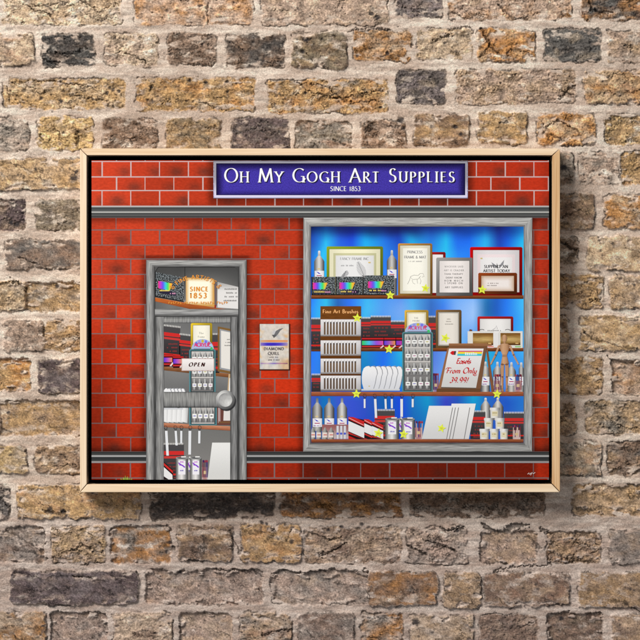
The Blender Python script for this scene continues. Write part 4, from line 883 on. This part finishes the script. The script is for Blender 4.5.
it.rect(260.6, 362.8, 287.6, 364.0, hg(260, 288, (150,120,180), (200,176,190), (130,110,190), (190,130,140), (130,90,110))); it.build()

# ------------------------------------------------------------------ the printed door
Dr = bpy.data.objects.new('printed_door', None); S.collection.objects.link(Dr); Dr.parent = root; Dr['label'] = 'grey timber shop door with glazed panels and fanlight'
dark = (58,58,58); mid = (132,132,132); lt = (168,168,166)
it = Item('door_glass', Dr, 2, 'grey interior seen through the glass')
it.rect(153, 264, 240, 310, lambda x, y: mixc(mixc((70,70,70), (150,150,148), math.exp(-((x - 205) / 34) ** 2) * sm(262, 300, y) + .25 * sm(280, 305, y)), (60,60,60), .3 * sm(168, 180, x) * sm(190, 178, x)), step=3)
it.rect(163, 322, 231, 480 - .3, lambda x, y: ramp([(322, (108,108,108)), (360, (138,138,138)), (392, (108,108,108)), (430, (114,114,112)), (480, (138,134,132))], y + 5 * n2d(x, y, 20)), step=4); it.rect(184.6, 264.4, 185.2, 300, (40,40,40)); it.build()
# fanlight goods
it = Item('shelf', Dr, 3, 'sloping brown shelf in the fanlight'); it.poly([(154.5, 297.4), (172, 300.4), (214, 307.6), (226, 309), (190, 309), (154.5, 301.2)], lambda x, y: mixc((196,104,48), (120,60,30), sm(297, 309, y - .1 * (x - 154))), INK_SHELF, step=3); it.build()
carton(Dr, 154.6, 272.0, 183.6, 296.6, 4, 158.2, 172.6, 280.2, 287.4, skew=5.4)
it = Item('open_book', Dr, 4, 'cream page, gold at its edges')
it.poly([(185.8, 277.4), (214.2, 279.2), (214.6, 307.2), (186.0, 303.6)], lambda x, y: mixc((206,150,70), (250,246,224), sm(0, 5, min(x - 185, 214.5 - x, y - 277, 306 - y))), step=2); it.build()  # cream ink mixed to gold towards the page edges
it = Item('printed_sheet', Dr, 3, 'white sheet with grey lines of text'); it.poly([(217.6, 282.0), (238.5, 287.0), (238.5, 309), (217.6, 307.4)], lambda x, y: mixc((170,168,166), (226,224,222), sm(282, 292, y)), step=3); it.poly([(214.4, 283), (216.8, 283.4), (216.8, 306), (214.6, 306)], (110,96,96)); it.poly([(212.8, 304.6), (216, 305.2), (216, 308), (212.8, 307)], (150,20,30))
for k, y in enumerate((289.8, 293.2, 296.6, 300.2)): scrib(it, 224.6 - (k > 2) * 1, 237.6, y + k * .4, 1.6, (130,128,126), gap=.12)
it.build()
it = Item('fanlight_lettering', Dr, 6, 'orange letters arched across the fanlight'); org = (224,150,66)
text(it, 'SINCE', 190.2, 291.2, 4.4, org, thick=.3, thin=.5, fit=19, serif=True); text(it, '1853', 189.8, 298.0, 5.0, org, thick=.32, thin=.5, fit=18.6)
cxa, cya, ra = 196.0, 301.0, 22.5
def bend(x, y):
    a = (x - cxa) / ra; r = ra + (300 - y); return (cxa + r * 1.15 * math.sin(a), cya - r * .95 * math.cos(a) )
text(it, '& FINE ARTISTS &', cxa, 299.2, 4.0, org, thick=.24, thin=.6, center=True, fit=46, path=bend)
for k in range(26):
    x = 168.6 + k * 2.3; y = 303.2 + .3 * math.sin(k * 1.7)
    if k % 7 != 6: it.rect(x, y - 1.5, x + .7, y + .6, org, bump=False); it.rect(x + .7, y - 1.5 + (k % 3) * .8, x + 1.7, y - .9 + (k % 3) * .8, org, bump=False)
it.build()
# goods behind the door glass
pad(Dr, 163.6, 325.4, 180.2, 358.0, 3, sk=2); pad(Dr, 179.4, 334.2, 191.6, 362.0, 3, sk=1.5); pad(Dr, 211, 334.2, 219.4, 373.0, 3)
shelf(Dr, [(163.6, 231)], 366.4, 370.2, 3, (150,98,62), (110,70,42), drop=7.5)
for (x0, x1, y0) in ((163.6, 173.2, 350.6), (173.0, 183.0, 352.0)):
    it = Item('pencil_set', Dr, 4, 'red and black pencil box with a rainbow strip'); it.rect(x0, y0 + 4, x1, y0 + 16, (60,20,24)); it.rect(x0, y0 + 4.4, x1, y0 + 5.8, (200,40,40)); it.rect(x0 + .3, y0 + 7, x1 - 1.0, y0 + 11.6, hg(x0, x1, (90,50,220), (190,90,180), (236,150,70)), step=1.5); it.rect(x0, y0 + 12.8, x1, y0 + 14.2, (200,50,48)); it.poly([(x1 - 3.6, y0 + 15.4), (x1 - .6, y0 + 11.4), (x1, y0 + 13), (x1 - 2, y0 + 15.8)], (226,214,212)); it.build()
f = frame_(Dr, 190.8, 323.0, 212.2, 350, (200,172,46), 2.0, [((246,242,226), 0)], 4, 'gold framed card behind the door glass'); text(f, 'The', 199, 334.0, 1.9, (140,138,130), thick=.2, thin=.6, fit=5); text(f, 'Frame', 198.0, 337.6, 1.8, (140,138,130), thick=.2, thin=.6, fit=6.8); f.build()
archsign(Dr, 202.6, 349.6, 11.2, 10.6, 5); rack(Dr, 189.2, 215.6, 349.2, 393.0, 5, 3, 'teal rack of small paint bottles behind the glass')
it = Item('picture_frame', Dr, 5, 'brown framed paper leaning at the right'); it.poly([(217.8, 326.4), (231, 329.0), (231, 373.6), (217.8, 371.4)], (126,94,52)); it.poly([(219.6, 328.8), (231, 331.2), (231, 371.4), (219.6, 369.2)], (150,152,156)); it.poly([(221.0, 330.6), (231, 332.6), (231, 369.6), (221, 367.6)], (228,224,218)); scrib(it, 226, 230.5, 340, 1.2, (120,118,116)); scrib(it, 225.6, 230.5, 343, 1.2, (120,118,116)); scrib(it, 224.6, 230.5, 346, 1.2, (120,118,116)); it.build()
it = Item('table_easel', Dr, 4); it.poly([(228.6, 374), (231, 374), (231, 408), (226.4, 408)], (200,170,130)); it.poly([(229.4, 378), (231, 378), (231, 400), (228.2, 400)], (232,230,226)); it.build()
plates(Dr, 163.0, 184, 388.2, 408, 3, 5)
it = Item('open_sign', Dr, 7, 'white hanging card reading OPEN'); it.rect(181.6, 358.4, 214.2, 370.9, (196,170,164)); it.rect(182.2, 359.0, 213.6, 370.2, lambda x, y: mixc((240,236,234), (222,216,214), sm(359, 370, y)), step=4)
text(it, 'OPEN', 188.8, 366.4, 3.7, (60,32,30), thick=.36, thin=.4, slant=.25, fit=17, serif=True); it.build()
it = Item('stacked_palettes', Dr, 3, 'white palettes on the lower door shelf')
for k in range(5): x = 163.6 + k * 4.6; it.poly([(x, 407), (x + 6.4, 407), (x + 5.4, 423), (x - .6 if k else x, 421.6)], hg(x, x + 6, (238,238,238), (226,226,226), (180,180,180)), step=2)
it.build()
it = Item('picture_frame', Dr, 4, 'frames stacked low behind the knob'); it.rect(216, 405, 231, 425, (106,66,58)); it.rect(218, 406, 220.4, 423, (176,150,150)); it.poly([(224, 404), (231, 404), (231, 420.6), (223.4, 420.6)], (222,218,214)); it.rect(218.6, 421.4, 231, 423.2, (120,84,56)); it.build()
rack(Dr, 189.2, 216.8, 404.0, 425.4, 5, 1, 'foot of the teal bottle rack')
shelf(Dr, [(163.6, 231)], 422.8, 427.0, 4, (200,136,104), (150,88,60), drop=3.6)
pad(Dr, 163.4, 444, 184, 479.2, 3, 'black and red pad low in the door')
for (x, ye, w_, ln) in ((165.4, 455.6, 2.6, 2.2), (175.2, 445.4, 2.2, 1.4), (181.4, 443.6, 2.0, -.2), (190.2, 454.6, 2.8, -.6), (199.6, 443.4, 2.2, -.4)): hang(Dr, x, 427.4, ye, 6, w_, ln)
it = Item('canvas_pack', Dr, 5, 'red and black striped pack with a white front'); it.poly([(163.6, 461.4), (173.0, 470.0), (173.2, 479.4), (163.6, 479.4)], (34,22,24)); it.poly([(163.6, 462.6), (173, 471.0), (173, 473.4), (163.6, 465.0)], (206,46,42)); it.poly([(163.8, 467.0), (172.4, 474.8), (172.6, 479.4), (168.6, 479.4), (163.8, 476.2)], (228,228,228)); it.build()
tin(Dr, 187.6, 191.0, 456.6, 470, 4); tin(Dr, 175.8, 187.8, 456.2, 479.5, 5); tin(Dr, 190.2, 201.4, 456.2, 479.5, 5); jar(Dr, 201.8, 207.8, 460.4, 479.4, 4, (176,130,128))
it = Item('blank_canvas', Dr, 6, 'blank white canvas leaning in the door'); it.poly([(212.2, 442.6), (230.6, 442.6), (230.6, 479.5), (207.6, 479.5)], lambda x, y: mixc((232,232,230), (210,210,208), sm(442, 479, y)), step=6); it.build()
# door timber on top
it = Item('door_frame', Dr, 8, 'grey grained outer door frame')
V1 = lambda x0, x1, *c: hg(x0, x1, *c)
it.rect(146.2, 260.0, 155.0, 479.6, V1(146.2, 155.0, (104,104,104), (166,166,164), (158,158,156), (126,126,126), (58,58,58)), INK_V, step=(1, 40))
it.rect(238.2, 260.0, 246.6, 479.6, V1(238.2, 246.6, (48,48,48), (128,128,128), (150,150,148), (158,158,156), (98,98,98)), INK_V, step=(1, 40))
it.poly([(146.2, 260.0), (246.6, 260.0), (238.2, 267.0), (155.0, 267.0)], lambda x, y: ramp([(260, (120,120,120)), (261.2, (170,170,168)), (264, (160,160,158)), (266, (112,112,112)), (267, (70,70,70))], y), INK_H, step=(40, .9))
it.rect(155.0, 309.0, 238.2, 316.8, lambda x, y: ramp([(309, (108,108,108)), (310.4, (172,172,170)), (313.2, (150,150,150)), (315.6, (96,96,96)), (316.8, (52,52,52))], y), INK_H, step=(40, .8))
it.poly([(155, 266.6), (158.4, 266.6), (155, 271.5)], (84,84,84)); it.poly([(238.3, 266.6), (234.8, 266.6), (238.3, 271.5)], (70,70,70)); it.build()
it = Item('door_leaf', Dr, 7, 'grey grained door leaf with two glazed panels')
it.rect(155.0, 316.8, 163.8, 479.6, V1(155.0, 163.8, (60,60,60), (132,132,132), (150,150,148), (142,142,142), (120,120,120)), INK_V, step=(1, 40))
it.rect(230.2, 316.8, 238.2, 479.6, V1(230.2, 238.2, (66,66,66), (122,122,122), (140,140,140), (118,118,118), (50,50,50)), INK_V, step=(1, 40))
it.rect(163.8, 316.8, 230.2, 322.6, vg(316.8, 322.6, (100,100,100), (152,152,150), (140,140,140)), INK_V, step=(40, 1))
it.rect(163.8, 391.9, 230.2, 407.6, lambda x, y: ramp([(391.9, (84,84,84)), (393.2, (144,144,142)), (400, (150,150,148)), (405.8, (122,122,122)), (407.6, (56,56,56))], y), INK_V, step=(40, 1.2)); it.build()
it = Item('door_knob', Dr, 9, 'round silver knob')
it.ell(226.4, 401.2, 9.6, 9.6, (48,48,50), n=32)
it.ell(225.4, 399.8, 9.5, 9.7, lambda x, y: ramp([(0, (226,226,224)), (4, (196,196,194)), (8, (150,150,150)), (11, (112,112,112)), (16, (70,70,70))], math.hypot(x - 221.8, y - 395.6)), n=32, step=1.2)
it.ell(225.4, 399.9, 6.8, 6.9, lambda x, y: ramp([(0, (218,218,216)), (5, (190,190,188)), (10, (158,158,158)), (14, (130,130,130))], math.hypot(x - 228.2, y - 403.2)), n=28, step=1.2, mat=INK_STONE); it.build()
# --- small green sprig at the foot of the bricks, and the painter's white scrawl
it = Item('printed_grass_tuft', root, 2, 'small green tuft at the lower left edge')
for k, (dx, h) in enumerate(((-4.4, 1.4), (-2.2, 2.6), (-.6, 4.4), (1.2, 3.6), (3.0, 2.0), (5, 1.2))): it.poly([(126 + dx - .9, 479.6), (126 + dx * 1.25, 479.6 - h), (126 + dx + .9, 479.6)], (150,176,70) if k % 2 else (126,156,60))
it.build()
it = Item('artist_scrawl', root, 2, 'tiny white scrawl in the lower right corner')
it.line([(527.6, 474.2), (529, 472.8), (529.6, 474.4), (530.6, 473), (531.4, 474.0)], .5, (236,228,222)); it.line([(530.6, 475.2), (532.0, 472.4), (533.2, 473.8), (535.2, 472.4)], .45, (236,228,222)); it.build()
